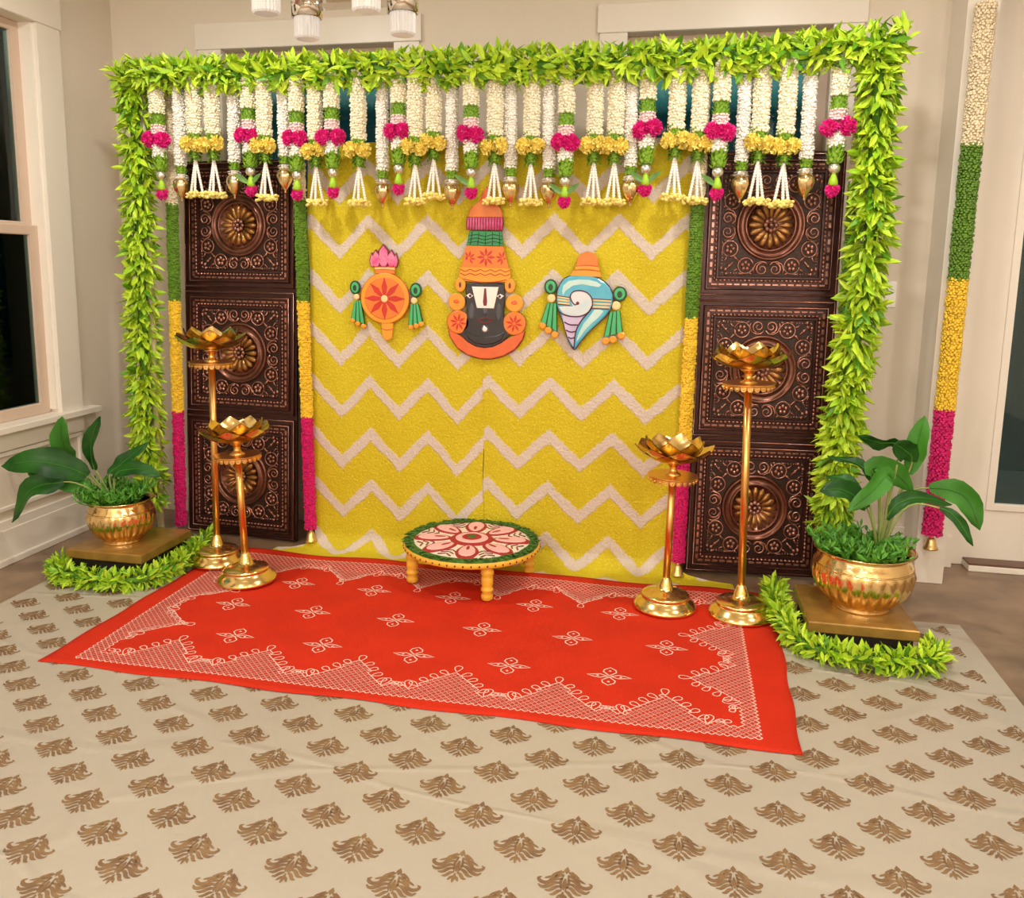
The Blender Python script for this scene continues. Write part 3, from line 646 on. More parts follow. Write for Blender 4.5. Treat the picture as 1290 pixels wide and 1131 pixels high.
def leafy(parent, path, count, core_r, Lf, bias, rng, individual, base=(0, 0, 0), spread=0.75, core_name='garland_core', wts=(0.60, 0.32, 0.08), swirl=0.45):
    """leaves all round a path; the leaves nearest the viewer become parts, the rest one stuff part"""
    pts = bez(path, 60); base = V(base); seg = []; tot = 0
    for i in range(60): tot += (pts[i + 1] - pts[i]).length; seg.append(tot)
    cands = []
    for k in range(count):
        t = (k + rng.random()) / count * tot; i = 0
        while seg[i] < t and i < 59: i += 1
        f = (t - (seg[i - 1] if i else 0)) / (pts[i + 1] - pts[i]).length
        c = pts[i].lerp(pts[i + 1], f); tan = (pts[i + 1] - pts[i]).normalized()
        a = tan.cross(V((0, 1, 0.01))).normalized(); b = tan.cross(a)
        th = rng.uniform(0, 2 * pi); rad = a * cos(th) + b * sin(th)
        ph = rng.uniform(0, 2 * pi); sw_ = (tan * cos(ph) + tan.cross(rad) * sin(ph)) * swirl
        dr = rad * spread * (0.75 if rad.y < -0.3 else 1.0) + V(bias) * rng.uniform(0.5, 1.1) + sw_ + tan * rng.uniform(-0.35, 0.35) + V((rng.uniform(-.2, .2), rng.uniform(-.2, .2), rng.uniform(-.2, .2)))
        if rad.z > 0.3 and bias[2] == 0: dr += V((0, 0, 0.15))
        n = rad + V((rng.uniform(-.4, .4), rng.uniform(-.4, .4), rng.uniform(-.1, .5)))
        s = Lf * rng.uniform(0.75, 1.2); p = c + rad * core_r * rng.uniform(0.4, 1.0) - base
        mi = rng.choices((0, 1, 2), wts)[0]
        front = -(rad.y) + rng.uniform(0, 0.7)
        cands.append((front, leaf_matrix(p, dr, n, s), mi, rng.randrange(3)))
    cands.sort(key=lambda c: -c[0])
    for c in cands[:individual]: link('leaf', LMESH[c[2]][c[3]], parent, M=c[1])
    mb = MB()
    for c in cands[individual:]:
        k = len(mb.m); mb.extend(LV[c[3]], c[1]); mb.m[k:] = [c[2]] * (len(mb.m) - k)
    if mb.v:
        o = link('leaf_cluster', mb.mesh('leaf_cluster', [leaf_a, leaf_b, leaf_c]), parent); o['kind'] = 'stuff'
    link(core_name, MB().tube([tuple(q - base) for q in pts], core_r * 0.5, 8).mesh(core_name, core_green, True), parent)
# ------------------------------------------------------------------ arch
rng = random.Random(3)
arch = thing('garland_arch', 'tall arch of pipes wrapped in lime green leaf garland over the backdrop', 'arch', (-0.9, 3.70, 0.0))
ab = V((-0.9, 3.70, 0))
def pipe(nm, p, q, r=0.017): link(nm, MB().tube([tuple(V(p) - ab), tuple(V(q) - ab)], r, 10).mesh(nm, pipe_m, True), arch)
pipe('post', (-2.47, 3.70, 0.012), (-2.455, 3.70, 2.20)); pipe('post', (0.70, 3.70, 0.012), (0.70, 3.70, 2.22)); pipe('crossbar', (-2.455, 3.68, 2.165), (0.72, 3.68, 2.185))
for x in (-2.47, 0.70): link('foot_plate', MB().bbox(x - 0.06, x + 0.06, -0.06, 0.06, 0.004, 0.012, b=0.002).mesh('foot_plate', pipe_m), arch, tuple(-V((ab.x, 0, 0))))
leafy(arch, [(-2.49, 3.68, 2.21), (-2.485, 3.68, 1.75), (-2.495, 3.68, 1.3), (-2.505, 3.68, 0.8), (-2.51, 3.68, 0.16)], 2000, 0.046, 0.070, (0, -0.12, -0.6), rng, 85, ab)
leafy(arch, [(0.715, 3.66, 2.22), (0.73, 3.66, 1.75), (0.735, 3.66, 1.35), (0.70, 3.66, 0.95), (0.685, 3.66, 0.6), (0.68, 3.66, 0.30)], 2000, 0.046, 0.074, (0, -0.12, -0.6), rng, 95, ab)
leafy(arch, [(-2.53, 3.645, 2.185), (-1.95, 3.635, 2.172), (-1.2, 3.635, 2.168), (-0.73, 3.635, 2.165), (-0.2, 3.635, 2.160), (0.4, 3.635, 2.172), (0.69, 3.645, 2.20), (0.80, 3.645, 2.215)], 3200, 0.050, 0.066, (0, -0.05, 0), rng, 120, ab, 0.75, swirl=0.85)
# ------------------------------------------------------------------ leaf garlands on the floor round the pedestals
g1 = thing('leaf_garland', 'lime green leaf garland curled on the floor around the left pedestal', 'garland', (-2.3, 3.02, 0.006))
leafy(g1, [(-2.585, 3.14, 0.045), (-2.51, 3.02, 0.045), (-2.36, 2.985, 0.045), (-2.19, 2.99, 0.045), (-2.10, 3.07, 0.045), (-2.085, 3.26, 0.047), (-2.105, 3.42, 0.05), (-2.125, 3.56, 0.055)], 1000, 0.024, 0.050, (0, 0, 0.04), rng, 295, (-2.3, 3.02, 0.006), wts=(0.34, 0.46, 0.20))
g2 = thing('leaf_garland', 'lime green leaf garland curled on the floor around the right pedestal', 'garland', (0.7, 3.0, 0.006))
leafy(g2, [(0.452, 3.58, 0.055), (0.446, 3.40, 0.05), (0.458, 3.20, 0.045), (0.505, 3.02, 0.045), (0.62, 2.96, 0.045), (0.76, 2.955, 0.045), (0.90, 2.985, 0.045), (0.945, 3.10, 0.045)], 1000, 0.024, 0.050, (0, 0, 0.04), rng, 295, (0.7, 3.0, 0.006), wts=(0.45, 0.42, 0.13))
# ------------------------------------------------------------------ hanging toran strings
def fluff(rad, z0, z1, core, step, per, w, up=0.6, seed=1, mi=0):
    r_ = random.Random(seed); mb = MB(); mb.tube([(0, 0, z0), (0, 0, z1)], core, 8, mi)
    n = max(1, int(abs(z1 - z0) / step))
    for k in range(n + 1):
        z = z0 + (z1 - z0) * k / n
        for j in range(per):
            a = 2 * pi * (j + r_.random() * 0.8 + 0.5 * (k % 2)) / per; rr = rad * r_.uniform(0.88, 1.1); dz = (rad - core) * up * r_.uniform(0.3, 1.4)
            ca, sa = cos(a), sin(a); c0 = core * 0.9; mid = (c0 + rr) / 2
            mb.add([(c0 * ca, c0 * sa, z), (mid * ca - w * sa, mid * sa + w * ca, z + dz * 0.35), (rr * ca, rr * sa, z + dz), (mid * ca + w * sa, mid * sa - w * ca, z + dz * 0.35), (mid * ca, mid * sa, z + dz * 0.35 - w * 0.9)],
                   [(0, 1, 2, 3), (0, 4, 2, 1), (0, 3, 2, 4)], mi)
    return mb
def budstring(rad, z0, z1, core, step, per, br, seed=1, mm=4):
    r_ = random.Random(seed); mb = MB(); mb.tube([(0, 0, z0), (0, 0, z1)], core, 8)
    n = max(1, int(abs(z1 - z0) / step))
    for k in range(n + 1):
        z = z0 + (z1 - z0) * k / n
        for j in range(per):
            a = 2 * pi * (j + 0.5 * (k % 2) + r_.uniform(-.25, .25)) / per; q = rad - br + r_.uniform(-0.35, 0.45) * br
            mb.ball((q * cos(a), q * sin(a), z + r_.uniform(-.3, .3) * step), br * r_.uniform(0.8, 1.15), 5, mm, sc=(1, 1, 0.8))
    return mb
def rose_mb(r, seed):
    r_ = random.Random(seed); mb = MB(); mb.ball((0, 0, 0), r * 0.55, 8, 6)
    for lay, (n, el, rr) in enumerate(((5, 1.25, 0.62), (7, 0.75, 0.82), (9, 0.2, 1.0), (8, -0.5, 0.92))):
        for k in range(n):
            a = 2 * pi * (k + r_.random() * 0.5) / n
            # flower faces -y
            def P(e, aa, q): return (q * cos(e) * cos(aa), -q * sin(e), q * cos(e) * sin(aa))
            wv = 0.55 if lay else 0.7; q0 = r * rr * 0.75; q1 = r * rr
            mb.add([P(el - 0.35, a - wv * 0.6, q0), P(el - 0.35, a + wv * 0.6, q0), P(el, a + wv, q1), P(el + 0.35, a + wv * 0.5, q1 * 1.02), P(el + 0.35, a - wv * 0.5, q1 * 1.02), P(el, a - wv, q1), P(el, a, q1 * 0.93)],
                   [(0, 1, 6), (1, 2, 6), (2, 3, 6), (3, 4, 6), (4, 5, 6), (5, 0, 6)])
    return mb
def carnation(r, n, w, seed, flat_=1.0):
    r_ = random.Random(seed); mb = MB(); mb.ball((0, 0, 0), r * 0.62, 8, 6)
    for k in range(n):   # golden-angle petals on a sphere, each a ruffled fan
        y = 1 - 2 * (k + 0.5) / n; q = sqrt(max(0, 1 - y * y)); a = k * 2.399963 + r_.uniform(-.2, .2)
        d_ = V((q * cos(a), y, q * sin(a))); t1 = d_.orthogonal().normalized(); t1 = (Matrix.Rotation(r_.uniform(0, 6.28), 3, d_) @ t1); t2 = d_.cross(t1)
        L1 = r * r_.uniform(0.86, 1.06); c0 = d_ * r * 0.5; m = d_ * L1
        P = [c0 - t1 * w * 0.35, c0 + t1 * w * 0.35, m + t1 * w + t2 * w * 0.3, m * 1.05 + t1 * w * 0.35 - t2 * w * 0.25, m * 1.02 - t1 * w * 0.3 + t2 * w * 0.25, m - t1 * w - t2 * w * 0.3]
        mb.add([tuple(p) for p in P], [(0, 1, 2, 3), (0, 3, 4), (0, 4, 5)])
    return mb
ME = {}
def me_(key, fn):
    if key not in ME: ME[key] = fn()
    return ME[key]
KT = 1.0196   # strings hang in the plane of the crossbar
TY = 3.645   # plane of the toran strings
ZT = 2.165
sxz = lambda x, z: (x * KT, 1.35 + (z - 1.35) * KT)
grpP, grpY, grpW = 'pink rose strings of the hanging toran', 'yellow rose strings of the hanging toran', 'white strings with gold drops of the hanging toran'
ordn = ['leftmost', 'second', 'third', 'fourth', 'fifth', 'sixth', 'seventh', 'eighth', 'ninth', 'tenth', 'eleventh', 'twelfth', 'thirteenth', 'fourteenth', 'fifteenth']
def ordw(k, n): return 'first' if k == 0 else ('last' if k == n - 1 else ordn[k])
WJ = 0.036
PSTR = [(-2.291, -2.300, 1.884, -2.281, 1.646), (-1.855, -1.860, 1.897, -1.850, 1.661), (-1.616, -1.640, 1.88, -1.629, 1.640), (-1.469, -1.470, 1.888, -1.468, 1.643), (-1.168, -1.176, 1.902, -1.174, 1.639), (-0.863, -0.861, 1.884, -0.855, 1.635), (-0.476, -0.467, 1.846, -0.475, 1.615), (-0.154, -0.145, 1.893, -0.146, 1.626), (0.127, 0.136, 1.876, 0.128, 1.641), (0.566, 0.570, 1.888, 0.564, 1.651)]
rng = random.Random(11)
for k, (xt, xf, zf, xb, zb) in enumerate(PSTR):
    xf, zf = sxz(xf, zf); xb, zb = sxz(xb, zb); xt *= KT
    s = thing('rose_string', '%s from the left of the strings with magenta roses and lotus bud' % ordw(k, 10), 'garland', (xf, TY + rng.uniform(-.012, .012), zf), (0, (xb - xt) * -1.2 if abs(xb - xt) < .03 else 0.0, 0), grpP)
    top = ZT - zf
    link('jasmine_string', me_(('pj', round(top, 2)), lambda: budstring(WJ, 0.122, top, 0.027, 0.0105, 15, 0.0078, 2).mesh('jasmine_string', jasmine, True)), s)
    link('green_band', me_('pg', lambda: fluff(0.037, 0.066, 0.116, 0.025, 0.010, 11, 0.006, 0.9, 3).mesh('green_band', band_green)), s)
    link('pale_band', me_('pp', lambda: budstring(0.034, 0.030, 0.064, 0.025, 0.0105, 14, 0.0075, 4).mesh('pale_band', pale_pink, True)), s)
    for sx_ in (-1, 1):
        ang = rng.uniform(-0.5, 0.5); tw = 0.30 if k in (3, 9, 0) else 0.14
        link('rose', me_(('pr', sx_), lambda: carnation(0.036, 72, 0.010, 5 + sx_).mesh('rose', hot_pink, False)), s, (sx_ * (0.025 if tw < .2 else 0.033), -0.022, rng.uniform(-.006, .006)), (ang, rng.uniform(0, 6), sx_ * 0.5))
    link('pale_band', me_('pp2', lambda: budstring(0.034, -0.070, -0.022, 0.025, 0.0105, 14, 0.0075, 6).mesh('pale_band', jasmine_w, True)), s)
    link('leaf_band', me_('pl', lambda: fluff(0.038, -0.132, -0.074, 0.020, 0.011, 8, 0.009, 1.2, 7).mesh('leaf_band', band_green)), s)
    d_ = zb - zf + 0.24
    link('silver_bead', me_('ps', lambda: MB().ball((0, 0, -0.152), 0.023, 12, 9).mesh('silver_bead', silver, True)), s)
    link('calyx', me_('pc', lambda: MB().lathe([(0.004, -0.170), (0.009, -0.176), (0.017, -0.198), (0.019, -0.212), (0.012, -0.222)], 10).mesh('calyx', leaf_b, True)), s)
    link('lotus_bud', me_('pb', lambda: carnation(0.028, 46, 0.009, 21).mesh('lotus_bud', hot_pink)), s, (0, 0, -0.236), (pi / 2 - 1.1, 0, 0))
    if k in (1, 5, 6, 7, 8):
        for sx_ in ((-1, 1) if k in (1, 6, 7) else ((-1,))):
            link('bud_leaf', me_('bl', lambda: leaf_mb(0.085, 0.026, -0.01, 0.004).mesh('bud_leaf', bud_leaf_m)), s, M=leaf_matrix((0, -0.006, -0.208), (sx_ * 0.8, -0.2, 0.5), (0, -1, 0.3), 1.0))
YSTR = [(-2.107, -2.125, 1.868, -2.128, 1.639), (-2.031, -2.040, 1.867, -2.035, 1.624), (-1.773, -1.783, 1.853, -1.772, 1.617), (-1.548, -1.555, 1.833, -1.549, 1.6), (-1.352, -1.353, 1.83, -1.356, 1.61), (-1.099, -1.103, 1.836, -1.114, 1.616), (-1.028, -1.027, 1.858, -1.027, 1.629), (-0.764, -0.763, 1.838, -0.76, 1.622), (-0.607, -0.611, 1.833, -0.606, 1.602), (-0.355, -0.353, 1.835, -0.352, 1.617), (-0.274, -0.27, 1.834, -0.269, 1.614), (-0.029, -0.032, 1.851, -0.033, 1.614), (0.047, 0.057, 1.838, 0.068, 1.613), (0.283, 0.287, 1.834, 0.29, 1.592), (0.376, 0.382, 1.824, 0.388, 1.589)]
def beads(dx, dy):
    mb = MB()
    for i in range(15):
        t = i / 14; mb.ball((dx * t, dy * t, -0.062 - 0.150 * t), 0.0072, 6, 5)
    return mb.mesh('bead_string', bead_white, True)
def fball(seed):
    mb = MB(); r_ = random.Random(seed); mb.ball((0, 0, 0), 0.013, 6, 5)
    for i in range(16):
        a = r_.uniform(0, 6.28); e = r_.uniform(-0.9, 0.9); q = r_.uniform(0.018, 0.027)
        mb.ball((q * cos(e) * cos(a), q * cos(e) * sin(a), q * sin(e) * 0.7), 0.0088, 5, 4, sc=(1, 1, 0.7))
    return mb.mesh('flower_ball', pale_yellow)
SP3 = ((-0.026, -0.004), (0.004, -0.022), (0.027, 0.004))
for k, (xt, xf, zf, xb, zb) in enumerate(YSTR):
    xf, zf = sxz(xf, zf); xb, zb = sxz(xb, zb); xt *= KT
    s = thing('tassel_string', '%s from the left of the strings with yellow roses and bead tassels' % ordw(k, 15), 'garland', (xf, TY + rng.uniform(-.012, .012), zf), (0, 0, 0), grpY)
    top = ZT - zf
    link('jasmine_string', me_(('yj', round(top, 2)), lambda: budstring(WJ, 0.048, top, 0.027, 0.0105, 15, 0.0078, 12).mesh('jasmine_string', jasmine, True)), s)
    link('green_band', me_('yg', lambda: fluff(0.037, 0.022, 0.050, 0.025, 0.009, 11, 0.006, 0.9, 13).mesh('green_band', band_green)), s)
    for j, (dx, dy, rz) in enumerate(((-0.026, -0.022, -0.35), (0.026, -0.02, 0.35), (0.0, 0.022, pi))):
        link('rose', me_(('yr', j), lambda: carnation(0.035, 40, 0.0135, 31 + j).mesh('rose', yellow_fl)), s, (dx, dy, rng.uniform(-.006, .006)), (rng.uniform(-.25, .25), rng.uniform(0, 6), rz))
    link('green_calyx', me_('yc', lambda: fluff(0.034, -0.060, -0.020, 0.016, 0.010, 8, 0.008, -1.0, 14).mesh('green_calyx', band_green)), s)
    sh = xb - xf
    for j, (dx, dy) in enumerate(SP3):
        link('bead_string', me_(('yb', j), lambda: beads(dx, dy)), s)
        link('flower_ball', me_(('yf', j), lambda: fball(40 + j)), s, (dx, dy, -0.222), (0, 0, rng.uniform(0, 6)))
WSTR = [(-2.206, -2.211, 1.625), (-1.94, -1.95, 1.638), (-1.707, -1.707, 1.661), (-1.254, -1.256, 1.596), (-0.953, -0.951, 1.593), (-0.705, -0.7, 1.602), (-0.546, -0.537, 1.596), (-0.215, -0.205, 1.602), (0.222, 0.226, 1.616), (0.462, 0.468, 1.625)]
for k, (xt, xb, zb) in enumerate(WSTR):
    xb, zb = sxz(xb, zb); xt *= KT
    z0 = zb + 0.16; dep = TY + 0.028 + rng.uniform(-.008, .008)
    s = thing('drop_string', '%s from the left of the slim white strings with a gold drop' % ordw(k, 10), 'garland', (xb, dep, z0), (0, atan2(xt - xb, 0.5), 0), grpW)
    top = ZT - z0
    link('jasmine_string', me_(('wj', round(top, 2)), lambda: budstring(0.029, 0.0, top, 0.021, 0.0100, 13, 0.0072, 22).mesh('jasmine_string', jasmine_w, True)), s)
    link('green_band', me_('wg', lambda: fluff(0.028, -0.036, -0.004, 0.014, 0.010, 9, 0.008, 0.8, 23).mesh('green_band', band_green)), s)
    link('petal_collar', me_('wc', lambda: fluff(0.032, -0.062, -0.040, 0.016, 0.008, 10, 0.007, -0.5, 24).mesh('petal_collar', jasmine_w)), s)
    link('gold_drop', me_('wd', lambda: MB().lathe([(0.003, -0.166), (0.006, -0.161), (0.004, -0.154), (0.014, -0.142), (0.029, -0.118), (0.0375, -0.094), (0.035, -0.074), (0.024, -0.061), (0.012, -0.056)], 24, rf=lambda q, a: 1 + (0.06 * cos(8 * a) if 2 < q < 7 else 0)).mesh('gold_drop', kalash, True)), s)
# ------------------------------------------------------------------ long four-colour strands
def long_strand(label, x0, x1, y, zb, cuts, top, bell=True, w=0.0285, tilt=0.0):
    z1, z2, z3 = cuts
    s = thing('flower_strand', label, 'garland', (x1, y, zb), (tilt, atan2(x0 - x1, top - zb), 0), 'long four colour flower strands')
    for nm, a, b, m, sd in (('magenta_section', zb, z3, strand_pink, 51), ('yellow_section', z3, z2, strand_yellow, 52), ('green_section', z2, z1, strand_green, 53), ('cream_section', z1, top, strand_cream, 54)):
        if b - a > 0.02: link(nm, budstring(w * 1.03, a - zb, b - zb, w * 0.72, 0.0095, 15, 0.0082, sd, 3).mesh(nm, m), s)
    if bell:
        link('bell', MB().lathe([(0.030, -0.066), (0.031, -0.060), (0.024, -0.052), (0.020, -0.036), (0.017, -0.024), (0.010, -0.016), (0.006, -0.010), (0.008, -0.004), (0.004, 0.004)], 16).mesh('bell', bell_gold, True), s)
    return s
long_strand('green, yellow and magenta flower strand left of the left bronze panel', -2.345, -2.385, 3.742, 0.05, (1.62, 1.169, 0.626), 2.14, False)
long_strand('green, yellow and magenta flower strand between the left bronze panel and the backdrop', -1.692, -1.669, 3.70, 0.098, (1.64, 1.178, 0.640), 2.14)
long_strand('green, yellow and magenta flower strand between the backdrop and the right bronze panel', 0.070, 0.060, 3.70, 0.082, (1.62, 1.149, 0.604), 2.14)
long_strand('green, yellow and magenta flower strand right of the right bronze panel, behind the leafy post', 0.684, 0.680, 3.755, 0.155, (1.70, 1.15, 0.61), 2.14, False)
long_strand('flower strand with a gold bell on the white wall end by the door', 1.131, 1.122, 3.862, 0.238, (1.855, 1.322, 0.783), 2.385, True, 0.040)
# ------------------------------------------------------------------ painted plaques
def poly_pillow(mb, poly, h, bev, mi=0, y0=0.0):   # poly in (x,z); front faces -y
    N = len(poly); area = sum(poly[i][0] * poly[(i + 1) % N][1] - poly[(i + 1) % N][0] * poly[i][1] for i in range(N))
    if area < 0: poly = poly[::-1]
    ins = []
    for i in range(N):
        a, b, c = V((*poly[i - 1], 0)), V((*poly[i], 0)), V((*poly[(i + 1) % N], 0))
        n1 = (b - a); n2 = (c - b); n1 = V((-n1.y, n1.x, 0)).normalized(); n2 = V((-n2.y, n2.x, 0)).normalized()
        n = n1 + n2; n = n.normalized() if n.length > 1e-6 else n1
        ins.append((b.x + n.x * bev, b.y + n.y * bev))
    P = [(x, y0, z) for x, z in poly] + [(x, y0 - h + bev * 0.6, z) for x, z in poly] + [(x, y0 - h, z) for x, z in ins]
    F = [(i, (i + 1) % N, N + (i + 1) % N, N + i) for i in range(N)] + [(N + i, N + (i + 1) % N, 2 * N + (i + 1) % N, 2 * N + i) for i in range(N)]
    F.append(tuple(2 * N + i for i in range(N)))
    mb.add(P, F, mi)
def link_k(nm, me, par):
    o = link(nm, me, par)
    if nm == 'band_lines': o['kind'] = 'stuff'
    return o
class Plq:
    def __init__(s, name, label, loc, u, ref): s.t = thing(name, label, 'plaque', loc); s.u = u; s.r = ref
    def c(s, p): return ((p[0] - s.r[0]) * s.u, -(p[1] - s.r[1]) * s.u)
    def poly(s, nm, pts, h, m, bev=0.0015, y0=0.0, n=0, parent=None):
        q = [s.c(p) for p in pts]
        if n: q = curve2(q + [q[0]], n)[:-1]
        mb = MB(); poly_pillow(mb, q, h, bev, 0, y0); return link(nm, mb.mesh(nm, m), parent or s.t)
    def polys(s, nm, L, h, m, bev=0.0008, y0=0.0, parent=None):
        mb = MB()
        for pts in L: poly_pillow(mb, [s.c(p) for p in pts], h, bev, 0, y0)
        return link(nm, mb.mesh(nm, m), parent or s.t)
    def disc(s, nm, c, r, h, m, bev=0.002, y0=0.0, ry=None, parent=None):
        return s.poly(nm, [(c[0] + r * cos(t * pi / 16), c[1] + (ry or r) * sin(t * pi / 16)) for t in range(32)], h, m, bev, y0, 0, parent)
    def lines(s, nm, L, r, m, y, parent=None):
        mb = MB()
        for pts in L:
            q = [s.c(p) for p in pts]; q = curve2(q, 5 * (len(q) - 1)) if len(q) > 2 else q
            mb.tube([(x, y, z) for x, z in q], r, 6)
        return link_k(nm, mb.mesh(nm, m, True), parent or s.t)
def star(c, r0, r1, w, n, a0=0.0):
    out = []
    for k in range(n):
        a = a0 + 2 * pi * k / n; ca, sa = cos(a), sin(a)
        out.append([(c[0] + q * ca - ww * sa, c[1] + q * sa + ww * ca) for q, ww in ((r0, -w * 0.35), ((r0 + r1) * 0.5, -w), (r1, 0), ((r0 + r1) * 0.5, w), (r0, w * 0.35))])
    return out
PY_ = 3.722
# --- central deity face
p = Plq('deity_face_plaque', 'tall painted deity face plaque with orange crown at the centre of the yellow backdrop', (-0.826, PY_, 1.25), 0.000678, (315, 640))
p.poly('crown_finial', [(262, 100), (280, 55), (300, 15), (315, -14), (330, 15), (350, 55), (372, 100)], 0.010, coral_p)
p.poly('crown_dome', [(196, 186), (204, 142), (224, 110), (262, 90), (318, 84), (372, 90), (398, 110), (418, 142), (428, 186)], 0.013, orange_p, 0.004)
p.poly('pleated_band', [(190, 180), (427, 180), (430, 225), (424, 268), (186, 262), (184, 220)], 0.014, maroon_p, 0.002)
p.lines('pleats', [[(200 + 18 * k, 184), (198 + 18.3 * k, 262)] for k in range(13)], 0.0048, pink_p, -0.014)
p.poly('green_band', [(206, 268), (416, 270), (432, 364), (188, 360)], 0.012, green_p, 0.002)
p.lines('net_pattern', [[(200, 300 + 22 * j), (255, 292 + 22 * j), (310, 302 + 22 * j), (365, 292 + 22 * j), (424, 302 + 22 * j)] for j in range(3)] + [[(225 + 45 * k, 276), (215 + 48 * k, 356)] for k in range(5)], 0.0016, dgreen_p, -0.012)
p.poly('star_band', [(186, 362), (432, 366), (470, 505), (153, 502)], 0.013, orange_p, 0.002)
p.polys('band_stars', star((318, 435), 12, 62, 9, 8) + star((206, 440), 8, 46, 7, 8, 0.2)[0:2] + star((206, 440), 8, 46, 7, 8, 0.2)[5:8] + star((202, 440), 4, 24, 6, 8, 0.2)[3:5] + star((428, 440), 8, 46, 7, 8, 0.2)[2:7] + star((428, 440), 4, 22, 6, 8, 0.2)[0:1], 0.0145, red_p)
p.poly('wave_band', [(148, 500), (478, 504), (484, 562), (452, 592), (300, 600), (176, 590), (138, 560)], 0.015, amber_p, 0.003)
p.lines('wave_lines', [[(150 + 33 * k, y + (6 if k % 2 else -6)) for k in range(11)] for y in (520, 545)] + [[(170, 575), (250, 590), (318, 594), (390, 590), (455, 576)]], 0.0016, red_p, -0.0155)
p.poly('chin_crescent', [(68, 895), (84, 960), (130, 1025), (200, 1070), (285, 1092), (360, 1092), (440, 1070), (515, 1025), (565, 960), (580, 905), (520, 930), (420, 985), (315, 1005), (215, 985), (130, 935)], 0.012, coral_p, 0.003)
p.lines('crescent_outline', [[(68, 895), (84, 960), (130, 1025), (200, 1070), (285, 1092), (360, 1092), (440, 1070), (515, 1025), (565, 960), (580, 905)]], 0.0030, maroon_p, -0.006)
p.poly('face', [(188, 604), (250, 596), (318, 602), (390, 596), (444, 604), (446, 700), (440, 800), (452, 880), (480, 935), (430, 985), (370, 1014), (315, 1022), (255, 1014), (200, 985), (152, 938), (184, 880), (194, 800), (186, 700)], 0.016, black_p, 0.004)
p.poly('chin', [(190, 915), (250, 940), (318, 948), (390, 940), (450, 915), (430, 965), (380, 992), (318, 1002), (250, 992), (205, 960)], 0.019, black_p, 0.004)
for cx_ in (226, 408): p.disc('cheek', (cx_, 785), 30, 0.0178, gray_p, 0.010, 0, 66)
p.disc('nose', (318, 785), 20, 0.0195, gray_p, 0.007, 0, 26)
p.lines('lips', [[(268, 838), (318, 828), (368, 838)], [(270, 846), (318, 856), (366, 846)]], 0.0026, maroon_p, -0.0165)
p.disc('chin_jewel', (318, 900), 30, 0.0185, gray_p, 0.006); p.disc('chin_jewel_dot', (318, 898), 16, 0.021, white_p, 0.003)
p.poly('forehead_mark', [(228, 624), (406, 624), (376, 762), (264, 762)], 0.019, white_p, 0.002)
p.poly('forehead_line', [(312, 634), (324, 634), (332, 720), (328, 746), (308, 746), (304, 720)], 0.0205, maroon_p, 0.001)
for s_, ex in ((-1, 214), (1, 418)):
    p.poly('eye', [(ex - 24, 682), (ex, 668), (ex + 24, 682 + s_ * -2), (ex, 700)], 0.0182, white_p, 0.001); p.disc('pupil', (ex + s_ * -4, 684), 9, 0.0190, black_p, 0.001)
    p.lines('brow', [[(ex - 30, 660), (ex, 645), (ex + 26, 655)]], 0.0020, gray_p, -0.0165)
p.lines('hairline', [[(200, 612), (250, 606), (290, 614), (318, 606), (350, 614), (390, 606), (440, 612)]], 0.0018, gray_p, -0.0165)
for s_, (x1, x2, x3) in ((-1, (148, 124, 137)), (1, (478, 510, 512))):
    p.disc('upper_earring', (x1, 614), 36, 0.014, amber_p, 0.004, 0, 48); p.disc('earring_drop', (x1, 614), 8, 0.0160, maroon_p, 0.001, 0, 18)
    p.disc('middle_earring', (x2, 727), 58, 0.015, amber_p, 0.005); p.disc('earring_hub', (x2, 722), 20, 0.0170, coral_p, 0.003, 0, 14)
    e = p.disc('star_earring', (x3, 857), 76, 0.016, orange_p, 0.004); p.polys('star', star((x3, 857), 10, 58, 8, 8, 0.2), 0.0178, red_p, parent=e)
    p.lines('earring_outline', [[(x3 + 76 * cos(t * pi / 8), 857 + 76 * sin(t * pi / 8)) for t in range(17)]], 0.0018, maroon_p, -0.010, e)
# --- tassels shared by the two side plaques
def tassel(p, lc, lr, kn, sk, balls, br):
    g = p.disc('tassel_loop', lc, lr[0], 0.011, dgreen_p, 0.002, 0, lr[1]); p.disc('loop_inner', lc, lr[0] * 0.78, 0.0125, lgreen_p, 0.003, 0, lr[1] * 0.78, g); p.disc('loop_eye', (lc[0], lc[1] + 4), lr[0] * 0.36, 0.014, dgreen_p, 0.002, 0, lr[1] * 0.45, g)
    s = p.poly('tassel_skirt', sk, 0.010, dgreen_p, 0.0015)
    (a, b, c_, d_) = sk; L = []
    for k in range(3):
        f0, f1 = (k + 0.12) / 3, (k + 0.88) / 3; lp = lambda u, v, f: (u[0] + (v[0] - u[0]) * f, u[1] + (v[1] - u[1]) * f)
        L.append([lp(a, b, f0), lp(a, b, f1), lp(d_, c_, f1), lp(d_, c_, f0)])
    p.polys('skirt_pleats', L, 0.0125, lgreen_p, 0.0015, 0, s)
    for bc in balls: p.disc('tassel_ball', bc, br, 0.014, amber_p, 0.005)
    p.disc('tassel_knot', kn, br * 1.15, 0.0145, cream_p, 0.005)
